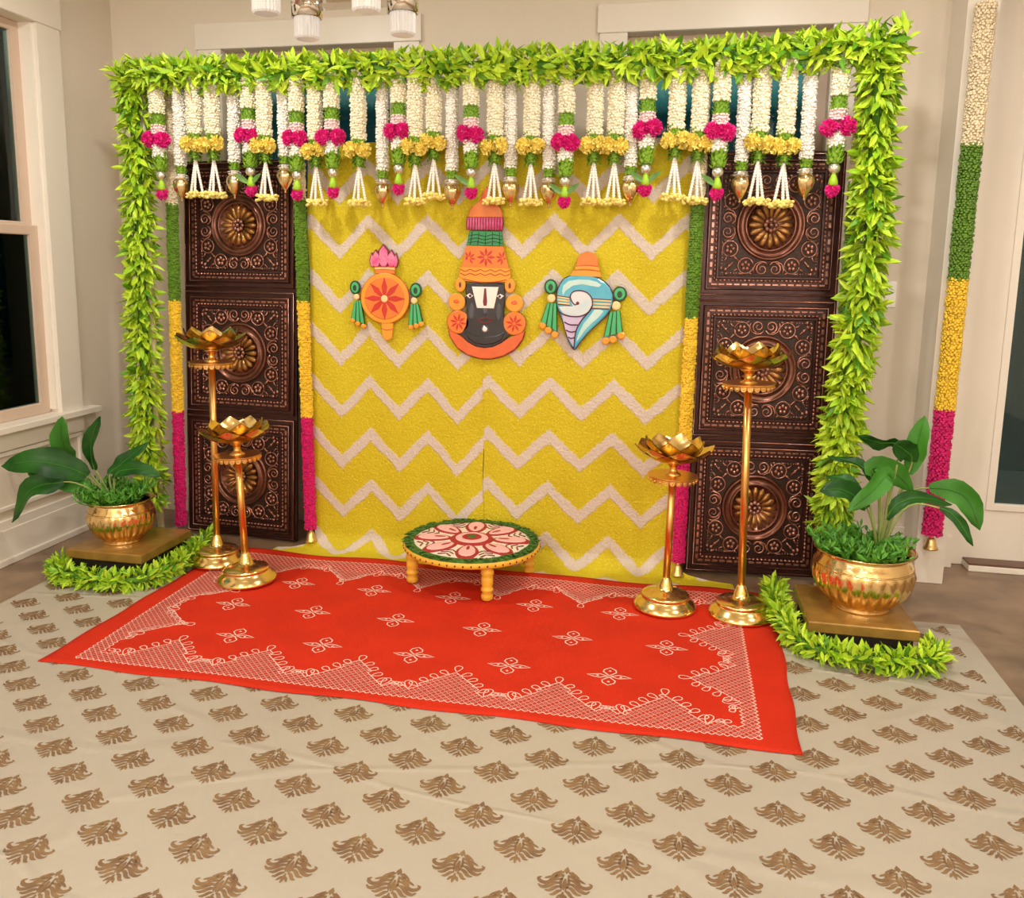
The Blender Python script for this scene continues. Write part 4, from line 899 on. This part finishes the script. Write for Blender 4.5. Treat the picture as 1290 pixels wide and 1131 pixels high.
# --- disc plaque
p = Plq('disc_plaque', 'round orange wheel plaque with red spokes and pink lotus top, left of the deity face', (-1.292, PY_, 1.20), 0.000446, (437, 620))
p.poly('neck', [(330, 300), (552, 300), (545, 372), (338, 372)], 0.012, orange_p, 0.003)
p.lines('neck_band', [[(335, 325), (440, 318), (548, 325)]], 0.0042, cream_p, -0.0115)
p.poly('handle', [(400, 870), (528, 870), (520, 960), (512, 1020), (480, 1046), (445, 1046), (418, 1020), (405, 960)], 0.012, amber_p, 0.003)
p.lines('handle_band', [[(402, 925), (460, 938), (524, 925)]], 0.003, coral_p, -0.0115)
e = p.disc('wheel_rim', (440, 620), 256, 0.014, amber_p, 0.004); p.disc('wheel_face', (440, 620), 212, 0.0155, orange_p, 0.002)
p.lines('rim_outline', [[(440 + 256 * cos(t * pi / 16), 620 + 256 * sin(t * pi / 16)) for t in range(33)]], 0.0022, red_p, -0.008)
p.polys('spokes', star((440, 620), 20, 215, 30, 8, pi / 2), 0.0175, red_p, 0.001)
p.disc('hub', (440, 622), 36, 0.020, cream_p, 0.004)
lot = None
for nm, c_, w_2, tp in (('l', 312, 34, 160), ('l', 552, 34, 160), ('l', 352, 52, 128), ('l', 508, 52, 128), ('l', 430, 62, 76)):
    hh = 0.011 + 0.002 * (60 - abs(c_ - 430) / 2) / 60
    b_ = p.poly('lotus_petal', [(c_ - w_2 * 0.5, 306), (c_ - w_2, 250), (c_ - w_2 * 0.85, tp + 60), (c_ + (430 - c_) * -0.08, tp), (c_ + w_2 * 0.85, tp + 60), (c_ + w_2, 250), (c_ + w_2 * 0.5, 306)], hh, maroon_p, 0.001)
    w3 = w_2 * 0.78; p.poly('petal_blush', [(c_ - w3 * 0.5, 300), (c_ - w3, 250), (c_ - w3 * 0.85, tp + 66), (c_ + (430 - c_) * -0.08, tp + 18), (c_ + w3 * 0.85, tp + 66), (c_ + w3, 250), (c_ + w3 * 0.5, 300)], hh + 0.0015, pink_p, 0.002, parent=b_)
tassel(p, (120, 515), (54, 70), (135, 610), [(112, 650), (182, 650), (222, 885), (72, 830)], [(92, 850), (145, 882), (205, 908)], 26)
tassel(p, (765, 530), (60, 74), (748, 635), [(712, 672), (795, 668), (838, 850), (686, 885)], [(712, 905), (770, 890), (822, 868)], 28)
# --- conch plaque
p = Plq('conch_plaque', 'painted blue and white conch shell plaque with green tassels, right of the deity face', (-0.390, PY_, 1.193), 0.000428, (490, 600))
p.poly('cap_dome', [(404, 225), (408, 150), (440, 100), (512, 72), (582, 92), (618, 145), (628, 225)], 0.014, orange_p, 0.004)
p.poly('cap_band', [(398, 205), (632, 215), (640, 265), (390, 258)], 0.0155, amber_p, 0.003)
p.poly('cap_rim', [(382, 252), (644, 262), (664, 325), (340, 318)], 0.015, amber_p, 0.003)
p.lines('cap_lines', [[(400, 218), (515, 210), (630, 222)], [(384, 258), (515, 250), (648, 268)]], 0.002, coral_p, -0.0155)
body = [(345, 318), (450, 312), (560, 318), (640, 342), (700, 380), (748, 430), (776, 500), (778, 570), (760, 640), (715, 706), (650, 775), (590, 832), (530, 895), (470, 970), (410, 1058), (365, 1000), (335, 940), (310, 865), (290, 790), (258, 710), (226, 630), (214, 550), (222, 470), (245, 405), (285, 350)]
p.poly('shell_body', body, 0.016, aqua_p, 0.006)
p.poly('shell_highlight', [(262, 470), (275, 410), (330, 362), (430, 345), (540, 348), (620, 368), (668, 400), (640, 430), (560, 420), (470, 405), (380, 420), (310, 470), (280, 520)], 0.0168, mint_p, 0.004)
p.poly('shell_highlight', [(600, 640), (660, 640), (700, 660), (650, 730), (590, 785), (520, 860), (450, 960), (425, 985), (440, 900), (490, 790), (545, 720)], 0.0168, mint_p, 0.004)
p.poly('shell_whorl', [(360, 560), (352, 520), (372, 480), (420, 462), (480, 464), (540, 490), (574, 540), (580, 600), (560, 650), (520, 690), (450, 720), (370, 722), (290, 700), (235, 630), (300, 622), (380, 622)], 0.0175, pearl_p, 0.003)
p.poly('shell_spire', [(270, 702), (350, 722), (450, 722), (505, 700), (470, 760), (440, 820), (415, 900), (405, 1040), (345, 945), (312, 865), (292, 785)], 0.0172, lilac_p, 0.003)
OL = body + [body[0]]
p.lines('shell_outline', [OL], 0.0032, purple_p, -0.010)
p.lines('spiral_line', [[(430, 590), (404, 604), (372, 572), (354, 520), (384, 474), (450, 462), (524, 482), (572, 540), (578, 610), (545, 672), (470, 716), (370, 722), (290, 704), (245, 676)], [(578, 610), (540, 680), (485, 745), (440, 820), (415, 900), (405, 1045)]], 0.0026, purple_p, -0.0178)
p.disc('spiral_eye', (430, 588), 18, 0.0190, maroon_p, 0.003)
p.lines('spire_lines', [[(300, 780), (360, 806), (438, 806)], [(318, 862), (370, 880), (424, 870)], [(342, 932), (375, 944), (412, 932)]], 0.0028, purple_p, -0.0178)
p.lines('gold_bands', [[(224, 530), (345, 545)], [(226, 560), (345, 572)], [(232, 590), (350, 600)], [(582, 555), (765, 562)], [(585, 590), (762, 595)], [(582, 622), (750, 626)]], 0.0042, cream_p, -0.0158)
p.lines('band_lines', [[(222, 516), (350, 531)], [(230, 604), (355, 612)], [(578, 540), (768, 548)], [(576, 638), (748, 642)]], 0.0016, maroon_p, -0.0172)
tassel(p, (150, 430), (66, 78), (160, 545), [(118, 592), (215, 598), (228, 885), (56, 782)], [(76, 826), (135, 872), (204, 914)], 36)
tassel(p, (846, 488), (70, 76), (815, 605), [(752, 672), (855, 652), (890, 864), (698, 926)], [(722, 962), (795, 945), (876, 902)], 38)
# ------------------------------------------------------------------ lotus lamp stands
def petal_ring(n, r0, r1, z0, z1, w, a0, bulge, tip):
    out = []
    for k in range(n):
        a = a0 + 2 * pi * k / n; mb = MB(); rows = 6; P = []
        for side_, off in ((0, 0.0), (1, 0.0016)):
            for i in range(rows + 1):
                t = i / rows; r = r0 + (r1 - r0) * (t ** 0.85) + bulge * sin(pi * t); z = z0 + (z1 - z0) * (t ** 1.5)
                ww = w * (sin(pi * (0.16 + 0.60 * min(t / 0.72, 1.0))) if t < 0.72 else 0.70 * (1 - (t - 0.72) / 0.28) + 0.02 + 0.0)
                for j in (-1, -0.5, 0, 0.5, 1):
                    aa = a + j * ww / max(r, 0.02); rr = r + off - 0.006 * abs(j) ** 2 * (-1)
                    P.append((rr * cos(aa), rr * sin(aa), z - off + 0.004 * abs(j)))
        F = []; H = (rows + 1) * 5
        for i in range(rows):
            for j in range(4):
                q = i * 5 + j; F.append((q, q + 1, q + 6, q + 5)); F.append((H + q, H + q + 5, H + q + 6, H + q + 1))
        out.append(mb.add(P, F))
    return out
PO = [m.mesh('petal', gold, True) for m in petal_ring(8, 0.030, 0.150, 0.0, 0.066, 0.086, 0.0, 0.014, 0)]
PI_ = [m.mesh('petal', gold, True) for m in petal_ring(8, 0.026, 0.108, 0.004, 0.090, 0.070, pi / 8, 0.018, 0)]
LB = MB().lathe([(0.124, 0.0), (0.126, 0.006), (0.122, 0.014), (0.110, 0.030), (0.095, 0.040), (0.093, 0.048), (0.096, 0.052), (0.090, 0.058), (0.062, 0.066), (0.052, 0.070), (0.034, 0.074), (0.028, 0.082), (0.026, 0.094), (0.018, 0.116), (0.015, 0.124)], 40).mesh('base', gold, True)
def plate_mesh():
    mb = MB(); mb.lathe([(0.030, -0.012), (0.094, -0.004), (0.098, 0.0), (0.098, 0.003), (0.030, 0.004)], 32)
    for k in range(24):   # pierced scalloped skirt
        a = 2 * pi * k / 24; c, s_ = cos(a), sin(a); q = 0.094
        def w(o, z): aa = a + o; return (q * cos(aa), q * sin(aa), z)
        mb.add([w(-0.12, -0.003), w(0.12, -0.003), w(0.11, -0.014), w(0.05, -0.021), w(-0.05, -0.021), w(-0.11, -0.014)], [(0, 5, 4, 3, 2, 1)])
        mb.ball((q * c * 1.0, q * s_ * 1.0, -0.012), 0.004, 5, 4)
    return mb.mesh('plate', gold_pole)
PLT = plate_mesh()
def lamp_stand(label, loc, h, tilt, rz, open_=1.0):
    s = thing('lotus_stand', label, 'stand', loc, (0, tilt, 0), 'gold lotus bowl stands on the red cloth')
    link('base', LB, s)
    link('pole', MB().tube([(0, 0, 0.118), (0, 0, h - 0.004)], 0.0145, 14).mesh('pole', gold_pole, True), s)
    link('plate', PLT, s, (0, 0, h))
    link('bowl_stem', me_('bstem', lambda: MB().lathe([(0.030, 0.002), (0.032, 0.006), (0.018, 0.014), (0.013, 0.028), (0.016, 0.040), (0.030, 0.050), (0.034, 0.056)], 20).mesh('bowl_stem', gold_pole, True)), s, (0, 0, h))
    b = link('lotus_bowl', me_('lbowl', lambda: MB().lathe([(0.010, 0.0), (0.034, 0.002), (0.058, 0.014), (0.072, 0.030), (0.070, 0.031), (0.056, 0.018), (0.032, 0.006), (0.004, 0.004)], 24).mesh('lotus_bowl', gold, True)), s, (0, 0, h + 0.056), (0, 0, rz))
    b.scale = (open_, open_, 1.0 if open_ == 1 else 1.1)
    for m in PO + PI_: link('petal', m, b)
    return s
lamp_stand('tall gold lotus bowl stand before the left bronze panel, behind the shorter one', (-1.983, 3.385, 0.0155), 0.905, radians(0.6), 0.1)
lamp_stand('short gold lotus bowl stand before the left bronze panel', (-1.742, 3.205, 0.0125), 0.545, radians(-2.6), 0.3)
lamp_stand('short gold lotus bowl stand before the magenta strand right of the stool', (0.010, 3.335, 0.0125), 0.540, radians(0.8), 0.2, 1.0)
lamp_stand('tall gold lotus bowl stand before the right bronze panel', (0.303, 3.325, 0.0125), 0.915, radians(-1.4), 0.0)
# ------------------------------------------------------------------ painted stool
st_ = thing('round_stool', 'low round yellow stool with pink flower design on top, on the red cloth', 'stool', (-0.815, 3.455, 0.0125), (0, 0, 0)); st_.scale = (1, 1, 1.12)
SR = 0.292
tp = link('tabletop', MB().lathe([(0.20, 0.118), (0.27, 0.122), (SR, 0.130), (SR + 0.002, 0.138), (SR, 0.148), (SR - 0.01, 0.153), (0.05, 0.156)], 56).mesh('tabletop', yellow_paint, True), st_)
dt = MB()
for k in range(56):
    a = 2 * pi * k / 56; dt.ball((SR * cos(a) * 1.004, SR * sin(a) * 1.004, 0.139), 0.0042, 5, 4)
link('rim_dots', dt.mesh('rim_dots', maroon_p, True), tp)['kind'] = 'stuff'
gr = MB(); r_ = random.Random(4)
for k in range(420):
    a = r_.uniform(0, 2 * pi); q = r_.uniform(0.258, SR - 0.004); h = 0.158 + r_.uniform(0, 0.007)
    dx, dy = cos(a + r_.uniform(-1, 1)), sin(a + r_.uniform(-1, 1)); L_ = 0.016
    c = (q * cos(a), q * sin(a), h); gr.add([(c[0] - dx * L_, c[1] - dy * L_, h - 0.006), (c[0] - dy * 0.006, c[1] + dx * 0.006, h), (c[0] + dx * L_, c[1] + dy * L_, h - 0.003), (c[0] + dy * 0.006, c[1] - dx * 0.006, h)], [(0, 3, 2, 1)])
gr.lathe([(SR - 0.004, 0.150), (SR - 0.010, 0.158), (0.270, 0.160), (0.250, 0.157)], 56, cap=False)
g_ = link('green_rim', gr.mesh('green_rim', stool_green), st_); g_['kind'] = 'stuff'
def flat(nm, L, z0, h, m, parent=st_):
    mb = MB()
    for P in L:
        N = len(P); cx_ = sum(p[0] for p in P) / N; cy_ = sum(p[1] for p in P) / N
        mb.add([(x, y, z0) for x, y in P] + [(cx_ + (x - cx_) * 0.85, cy_ + (y - cy_) * 0.85, z0 + h) for x, y in P], [(i, (i + 1) % N, N + (i + 1) % N, N + i) for i in range(N)] + [tuple(range(N, 2 * N))])
    return link(nm, mb.mesh(nm, m), parent)
circ = lambda r, n=40: [(r * cos(2 * pi * k / n), r * sin(2 * pi * k / n)) for k in range(n)]
flat('white_ground', [circ(0.260)], 0.152, 0.0055, stool_white)
def pet(a, r0, r1, w):
    P = []
    for t in range(14):
        th = 2 * pi * t / 14; q = (r0 + r1) / 2 - (r1 - r0) / 2 * cos(th); ww = w * sin(th) * (0.75 + 0.35 * (q - r0) / (r1 - r0))
        P.append((q * cos(a) - ww * sin(a), q * sin(a) + ww * cos(a)))
    return P[::-1]
for k in range(8):
    a = 2 * pi * k / 8 - pi / 2 + 0.12
    o_ = flat('petal', [pet(a, 0.078, 0.252, 0.056)], 0.155, 0.006, stool_red); 
    flat('petal_blush', [pet(a, 0.094, 0.240, 0.041)], 0.158, 0.006, stool_pink, o_); flat('petal_heart', [pet(a, 0.110, 0.165, 0.008)], 0.163, 0.002, stool_red, o_)
ch = []
for k in range(8):
    a = 2 * pi * (k + 0.5) / 8 - pi / 2 + 0.12
    for q in (0.165, 0.190, 0.215):
        for s_ in (-1, 1):
            x0, y0 = q * cos(a), q * sin(a); b = a + s_ * 0.8; x1, y1 = x0 + 0.042 * cos(b) - 0.01 * cos(a), y0 + 0.042 * sin(b) - 0.01 * sin(a); nx_, ny_ = -sin(b) * 0.0032, cos(b) * 0.0032
            ch.append([(x0 - nx_, y0 - ny_), (x1 - nx_, y1 - ny_), (x1 + nx_, y1 + ny_), (x0 + nx_, y0 + ny_)])
flat('chevrons', ch, 0.157, 0.0025, maroon_p)['kind'] = 'stuff'
flat('centre_red', [circ(0.098)], 0.156, 0.007, stool_red); flat('centre_pink', [circ(0.076)], 0.160, 0.0065, stool_pink); flat('centre_ring', [circ(0.046)], 0.164, 0.0045, stool_red); flat('centre_green', [circ(0.020, 16)], 0.167, 0.004, stool_green)
LEGM = MB().lathe([(0.019, 0.0), (0.024, 0.006), (0.025, 0.018), (0.018, 0.030), (0.026, 0.036), (0.026, 0.044), (0.020, 0.050), (0.024, 0.060), (0.025, 0.085), (0.021, 0.092), (0.027, 0.098), (0.027, 0.108), (0.022, 0.122)], 16).mesh('leg', yellow_paint, True)
for (x, y) in ((-0.235, -0.105), (0.118, -0.222), (0.232, 0.118), (-0.122, 0.205)): link('leg', LEGM, st_, (x, y, 0))
# ------------------------------------------------------------------ pedestals, pots and plants
def pedestal(label, x0, x1, y0, y1):
    cx_, cy_ = (x0 + x1) / 2, (y0 + y1) / 2; s = thing('pedestal', label, 'pedestal', (cx_, cy_, 0.006)); w, d_ = (x1 - x0) / 2, (y1 - y0) / 2
    bx('plinth', (-w + 0.015, w - 0.015, -d_ + 0.015, d_ - 0.015, 0.0, 0.074), box_dark, None, s)
    bx('top_slab', (-w, w, -d_, d_, 0.074, 0.114), box_wood, None, s, b=0.004)
pedestal('low gilt wooden pedestal under the left brass pot', -2.531, -2.167, 3.095, 3.475)
pedestal('low gilt wooden pedestal under the right brass pot', 0.512, 0.880, 3.05, 3.43)
def pot(label, loc, R, H):
    s = thing('brass_pot', label, 'pot', loc)
    prof = [(0.58, 0.0), (0.60, 0.03), (0.56, 0.06), (0.70, 0.14), (0.86, 0.28), (0.96, 0.45), (1.0, 0.60), (0.98, 0.72), (0.92, 0.82), (0.86, 0.89), (0.85, 0.93), (0.95, 0.97), (1.0, 0.985), (1.0, 1.0), (0.93, 0.995), (0.84, 0.95), (0.84, 0.80), (0.6, 0.79), (0.02, 0.79)]
    link('body', MB().lathe([(r * R, z * H) for r, z in prof[:15]] + [(0.84 * R, 0.94 * H), (0.86 * R, 0.80 * H)], 156, rf=lambda q, a: 1 + (0.05 * abs(cos(13 * a)) - 0.03 if 3 <= q <= 6 else 0), cap=False).mesh('body', pot_brass, True), s)
    link('neck_band', MB().tube([(0.965 * R * cos(2 * pi * k / 40), 0.965 * R * sin(2 * pi * k / 40), 0.735 * H) for k in range(40)], 0.004, 6, closed=True).mesh('neck_band', pot_brass, True), s)
    link('soil', MB().lathe([(0.84 * R, 0.80 * H), (0.5 * R, 0.84 * H), (0.02, 0.86 * H)], 30, cap=True).mesh('soil', soil, True), s)
    return s
pot('fluted brass pot on the left pedestal near the window', (-2.375, 3.265, 0.1205), 0.143, 0.195)
pot('fluted brass pot on the right pedestal, the larger of the two pots', (0.722, 3.255, 0.1205), 0.178, 0.222)
def big_leaf(plant, pts, W, n=(0, -1, 0.3), m=plant_leaf, stem=0.38, fold=0.25):
    c = bez(pts, 18); base = V(plant.location); k0 = int(18 * stem); mb = MB(); P = []; N = V(n)
    rows = 18 - k0
    for i in range(k0, 19):
        t = (i - k0) / rows; tg = (c[min(i + 1, 18)] - c[max(i - 1, 0)]).normalized(); sd = tg.cross(N); sd = sd.normalized() if sd.length > 1e-3 else tg.orthogonal().normalized(); nn = sd.cross(tg)
        w = W * (sin(pi * min(1, (t * 0.93 + 0.05))) ** 0.62) * (1 - 0.15 * t) * (1 + 0.06 * sin(17 * t + W * 90))
        if i == 18: w = 0.001
        for j in (-1, -0.5, 0, 0.5, 1): P.append(tuple(c[i] - base + sd * (w / 2 * j) + nn * (fold * w * 0.5 * abs(j) + 0.008 * sin(9 * t + 3 * j) * abs(j))))
    mb.add(P, [(i * 5 + j, i * 5 + j + 1, (i + 1) * 5 + j + 1, (i + 1) * 5 + j) for i in range(rows) for j in range(4)])
    lf = link('leaf', mb.mesh('leaf', m, True), plant)
    link('leaf_stem', MB().tube([tuple(q - base) for q in c[:k0 + 3]], [0.0055 - 0.003 * i / (k0 + 3) for i in range(k0 + 3)], 6).mesh('leaf_stem', stem_green, True), lf)
    link('midrib', MB().tube([tuple(q - base - N.normalized() * -0.0015) for q in c[k0:18]], [0.003 - 0.0022 * i / (18 - k0) for i in range(18 - k0)], 5).mesh('midrib', plant_leaf2, True), lf)
pl = thing('broadleaf_plant', 'dark green broad leaved plant leaning left out of the left brass pot', 'plant', (-2.375, 3.265, 0.285))
c0 = (-2.40, 3.26, 0.285)
big_leaf(pl, [c0, (-2.52, 3.24, 0.44), (-2.585, 3.22, 0.495), (-2.60, 3.20, 0.585), (-2.583, 3.19, 0.682)], 0.105, (0.1, -1, 0.1), plant_leaf2, 0.42)
big_leaf(pl, [c0, (-2.44, 3.22, 0.42), (-2.452, 3.20, 0.475), (-2.430, 3.17, 0.585), (-2.367, 3.15, 0.70)], 0.095, (-0.35, -1, 0.1), plant_leaf, 0.42)
big_leaf(pl, [c0, (-2.48, 3.21, 0.41), (-2.555, 3.15, 0.47), (-2.65, 3.09, 0.50), (-2.785, 3.05, 0.482)], 0.140, (0.15, -0.9, 0.55), plant_leaf, 0.30)
big_leaf(pl, [c0, (-2.50, 3.16, 0.395), (-2.58, 3.11, 0.405), (-2.67, 3.07, 0.375), (-2.752, 3.05, 0.235)], 0.110, (-0.3, -0.9, 0.35), plant_leaf, 0.42)
big_leaf(pl, [c0, (-2.49, 3.20, 0.365), (-2.56, 3.17, 0.395), (-2.627, 3.13, 0.420), (-2.70, 3.10, 0.445)], 0.100, (0.2, -0.9, 0.7), plant_leaf2, 0.25)
big_leaf(pl, [c0, (-2.45, 3.30, 0.40), (-2.43, 3.34, 0.435), (-2.39, 3.38, 0.478), (-2.335, 3.43, 0.535)], 0.075, (0.2, -0.8, 0.9), plant_leaf, 0.30)
big_leaf(pl, [c0, (-2.40, 3.27, 0.41), (-2.34, 3.28, 0.440), (-2.27, 3.29, 0.442), (-2.19, 3.30, 0.415)], 0.075, (0, -0.8, 0.6), plant_leaf, 0.25)
pr_ = thing('broadleaf_plant', 'tall green plant with torn bending leaves in the right brass pot', 'plant', (0.722, 3.255, 0.305))
c1 = (0.775, 3.26, 0.31)
big_leaf(pr_, [c1, (0.80, 3.28, 0.52), (0.815, 3.29, 0.715), (0.745, 3.27, 0.738), (0.665, 3.24, 0.762)], 0.062, (0, -0.8, -0.6), plant_leaf, 0.52)
big_leaf(pr_, [c1, (0.835, 3.30, 0.52), (0.872, 3.32, 0.64), (0.888, 3.32, 0.735), (0.902, 3.32, 0.835)], 0.085, (-0.5, -0.9, 0), plant_leaf2, 0.48)
big_leaf(pr_, [c1, (0.83, 3.30, 0.53), (0.872, 3.31, 0.665), (0.835, 3.29, 0.712), (0.79, 3.25, 0.738)], 0.090, (0.2, -1, -0.2), plant_leaf, 0.50)
big_leaf(pr_, [c1, (0.772, 3.19, 0.56), (0.763, 3.17, 0.645), (0.706, 3.13, 0.592), (0.623, 3.10, 0.517)], 0.075, (0.1, -0.9, 0.3), plant_leaf2, 0.42)
big_leaf(pr_, [c1, (0.765, 3.27, 0.565), (0.725, 3.27, 0.638), (0.806, 3.29, 0.625), (0.885, 3.31, 0.555)], 0.095, (0, -1, 0.25), plant_leaf2, 0.42)
big_leaf(pr_, [c1, (0.765, 3.29, 0.52), (0.741, 3.30, 0.59), (0.687, 3.33, 0.641), (0.588, 3.37, 0.657)], 0.050, (0.2, -0.6, 0.9), plant_leaf, 0.45)
big_leaf(pr_, [c1, (0.735, 3.27, 0.49), (0.698, 3.27, 0.544), (0.644, 3.30, 0.586), (0.576, 3.33, 0.589)], 0.048, (0.2, -0.6, 0.9), plant_leaf, 0.42)
big_leaf(pr_, [c1, (0.72, 3.20, 0.48), (0.669, 3.17, 0.546), (0.603, 3.15, 0.582), (0.530, 3.13, 0.578)], 0.085, (0.1, -0.8, 0.6), plant_leaf, 0.38)
big_leaf(pr_, [c1, (0.790, 3.27, 0.44), (0.825, 3.27, 0.512), (0.91, 3.29, 0.536), (1.020, 3.31, 0.512)], 0.060, (0, -0.8, 0.7), plant_leaf, 0.28)
big_leaf(pr_, [c1, (0.850, 3.31, 0.530), (0.968, 3.33, 0.566), (1.067, 3.32, 0.54), (1.115, 3.29, 0.428)], 0.095, (-0.4, -0.9, 0.3), plant_leaf2, 0.46)
big_leaf(pr_, [c1, (0.845, 3.24, 0.507), (0.949, 3.21, 0.523), (1.009, 3.19, 0.485), (1.058, 3.17, 0.403)], 0.042, (-0.3, -0.9, 0.5), plant_leaf, 0.5)
def fern(label, loc, R, H, n, seed, asym=0.0):
    s = tag(link('filler_fern', None), label, 'plant') if False else None
    r2 = random.Random(seed); mb = MB()
    for k in range(n):
        a = r2.uniform(0, 2 * pi); q = R * 0.60 * sqrt(r2.random()); el = r2.uniform(0.75, 1.45)
        x, y = q * cos(a) + asym * R, q * sin(a); L = H * r2.uniform(0.6, 1.1); d0 = V((cos(a) * cos(el), sin(a) * cos(el), sin(el)))
        pts = [V((x, y, 0)) + d0 * L * t + V((cos(a) * 0.25 * L * t * t, sin(a) * 0.25 * L * t * t, -0.15 * L * t * t)) for t in (0, 0.35, 0.7, 1)]
        mb.tube([tuple(p_) for p_ in pts], 0.0016, 3, cap=False)
        for i in range(7):
            t = 0.15 + 0.85 * i / 6; c = V((x, y, 0)) + d0 * L * t + V((cos(a) * 0.25 * L * t * t, sin(a) * 0.25 * L * t * t, -0.15 * L * t * t))
            dd = V((r2.uniform(-1, 1), r2.uniform(-1, 1), r2.uniform(-0.2, 0.9))) + d0 * 0.6
            mb.extend(LV[0], leaf_matrix(c, dd, (r2.uniform(-.5, .5), r2.uniform(-.9, .1), 0.8), r2.uniform(0.026, 0.042)))
    o = link('filler_fern', mb.mesh('filler_fern', fern_green), None, loc); o['kind'] = 'stuff'
    return tag(o, label, 'plant')
fern('bushy small leaved greenery at the foot of the plant in the left brass pot', (-2.385, 3.255, 0.280), 0.145, 0.105, 190, 5, -0.10)
fern('feathery bright greenery at the foot of the plant in the right brass pot', (0.722, 3.235, 0.300), 0.17, 0.105, 210, 6, -0.08)
# ------------------------------------------------------------------ chandelier
cx_, cy_ = -0.842, 2.09
chd = thing('chandelier', 'chrome chandelier with lit ribbed crystal cylinders hanging from the ceiling', 'chandelier', (cx_, cy_, ZC))
zb_ = 1.925 - ZC
cups = [(-0.130, 0.11), (0.130, 0.11), (-0.130, -0.12), (0.110, -0.10)]
link('canopy', MB().lathe([(0.07, 0.0), (0.07, -0.02), (0.02, -0.03)], 24).mesh('canopy', chrome, True), chd)
link('rod', MB().tube([(0, 0, -0.02), (0, 0, zb_ + 0.16)], 0.007, 10).mesh('rod', chrome, True), chd)
zt = zb_ + 0.085
for i, (a, b) in enumerate(((0, 1), (2, 3), (0, 2), (1, 3))):
    p_, q_ = cups[a], cups[b]; mb = MB(); mb.tube([(p_[0], p_[1], zt), (q_[0], q_[1], zt)], 0.014, 4); link('frame_bar', mb.mesh('frame_bar', chrome), chd)
for c_ in cups:
    link('arm', MB().tube([(0, 0, zb_ + 0.17), (c_[0] * 0.6, c_[1] * 0.6, zb_ + 0.13), (c_[0], c_[1], zt)], 0.006, 8).mesh('arm', chrome, True), chd)
    link('cup', MB().lathe([(0.040, 0.055), (0.040, 0.110), (0.036, 0.110), (0.036, 0.055)], 24).mesh('cup', chrome, True), chd, (c_[0], c_[1], zb_))
    link('crystal', MB().lathe([(0.004, 0.0), (0.028, 0.002), (0.032, 0.006), (0.033, 0.06), (0.031, 0.16), (0.004, 0.165)], 48, rf=lambda q, a: 1 + 0.035 * (1 if int(a / (2 * pi) * 48 + .5) % 2 else -1)).mesh('crystal', lit_crystal, False), chd, (c_[0], c_[1], zb_))
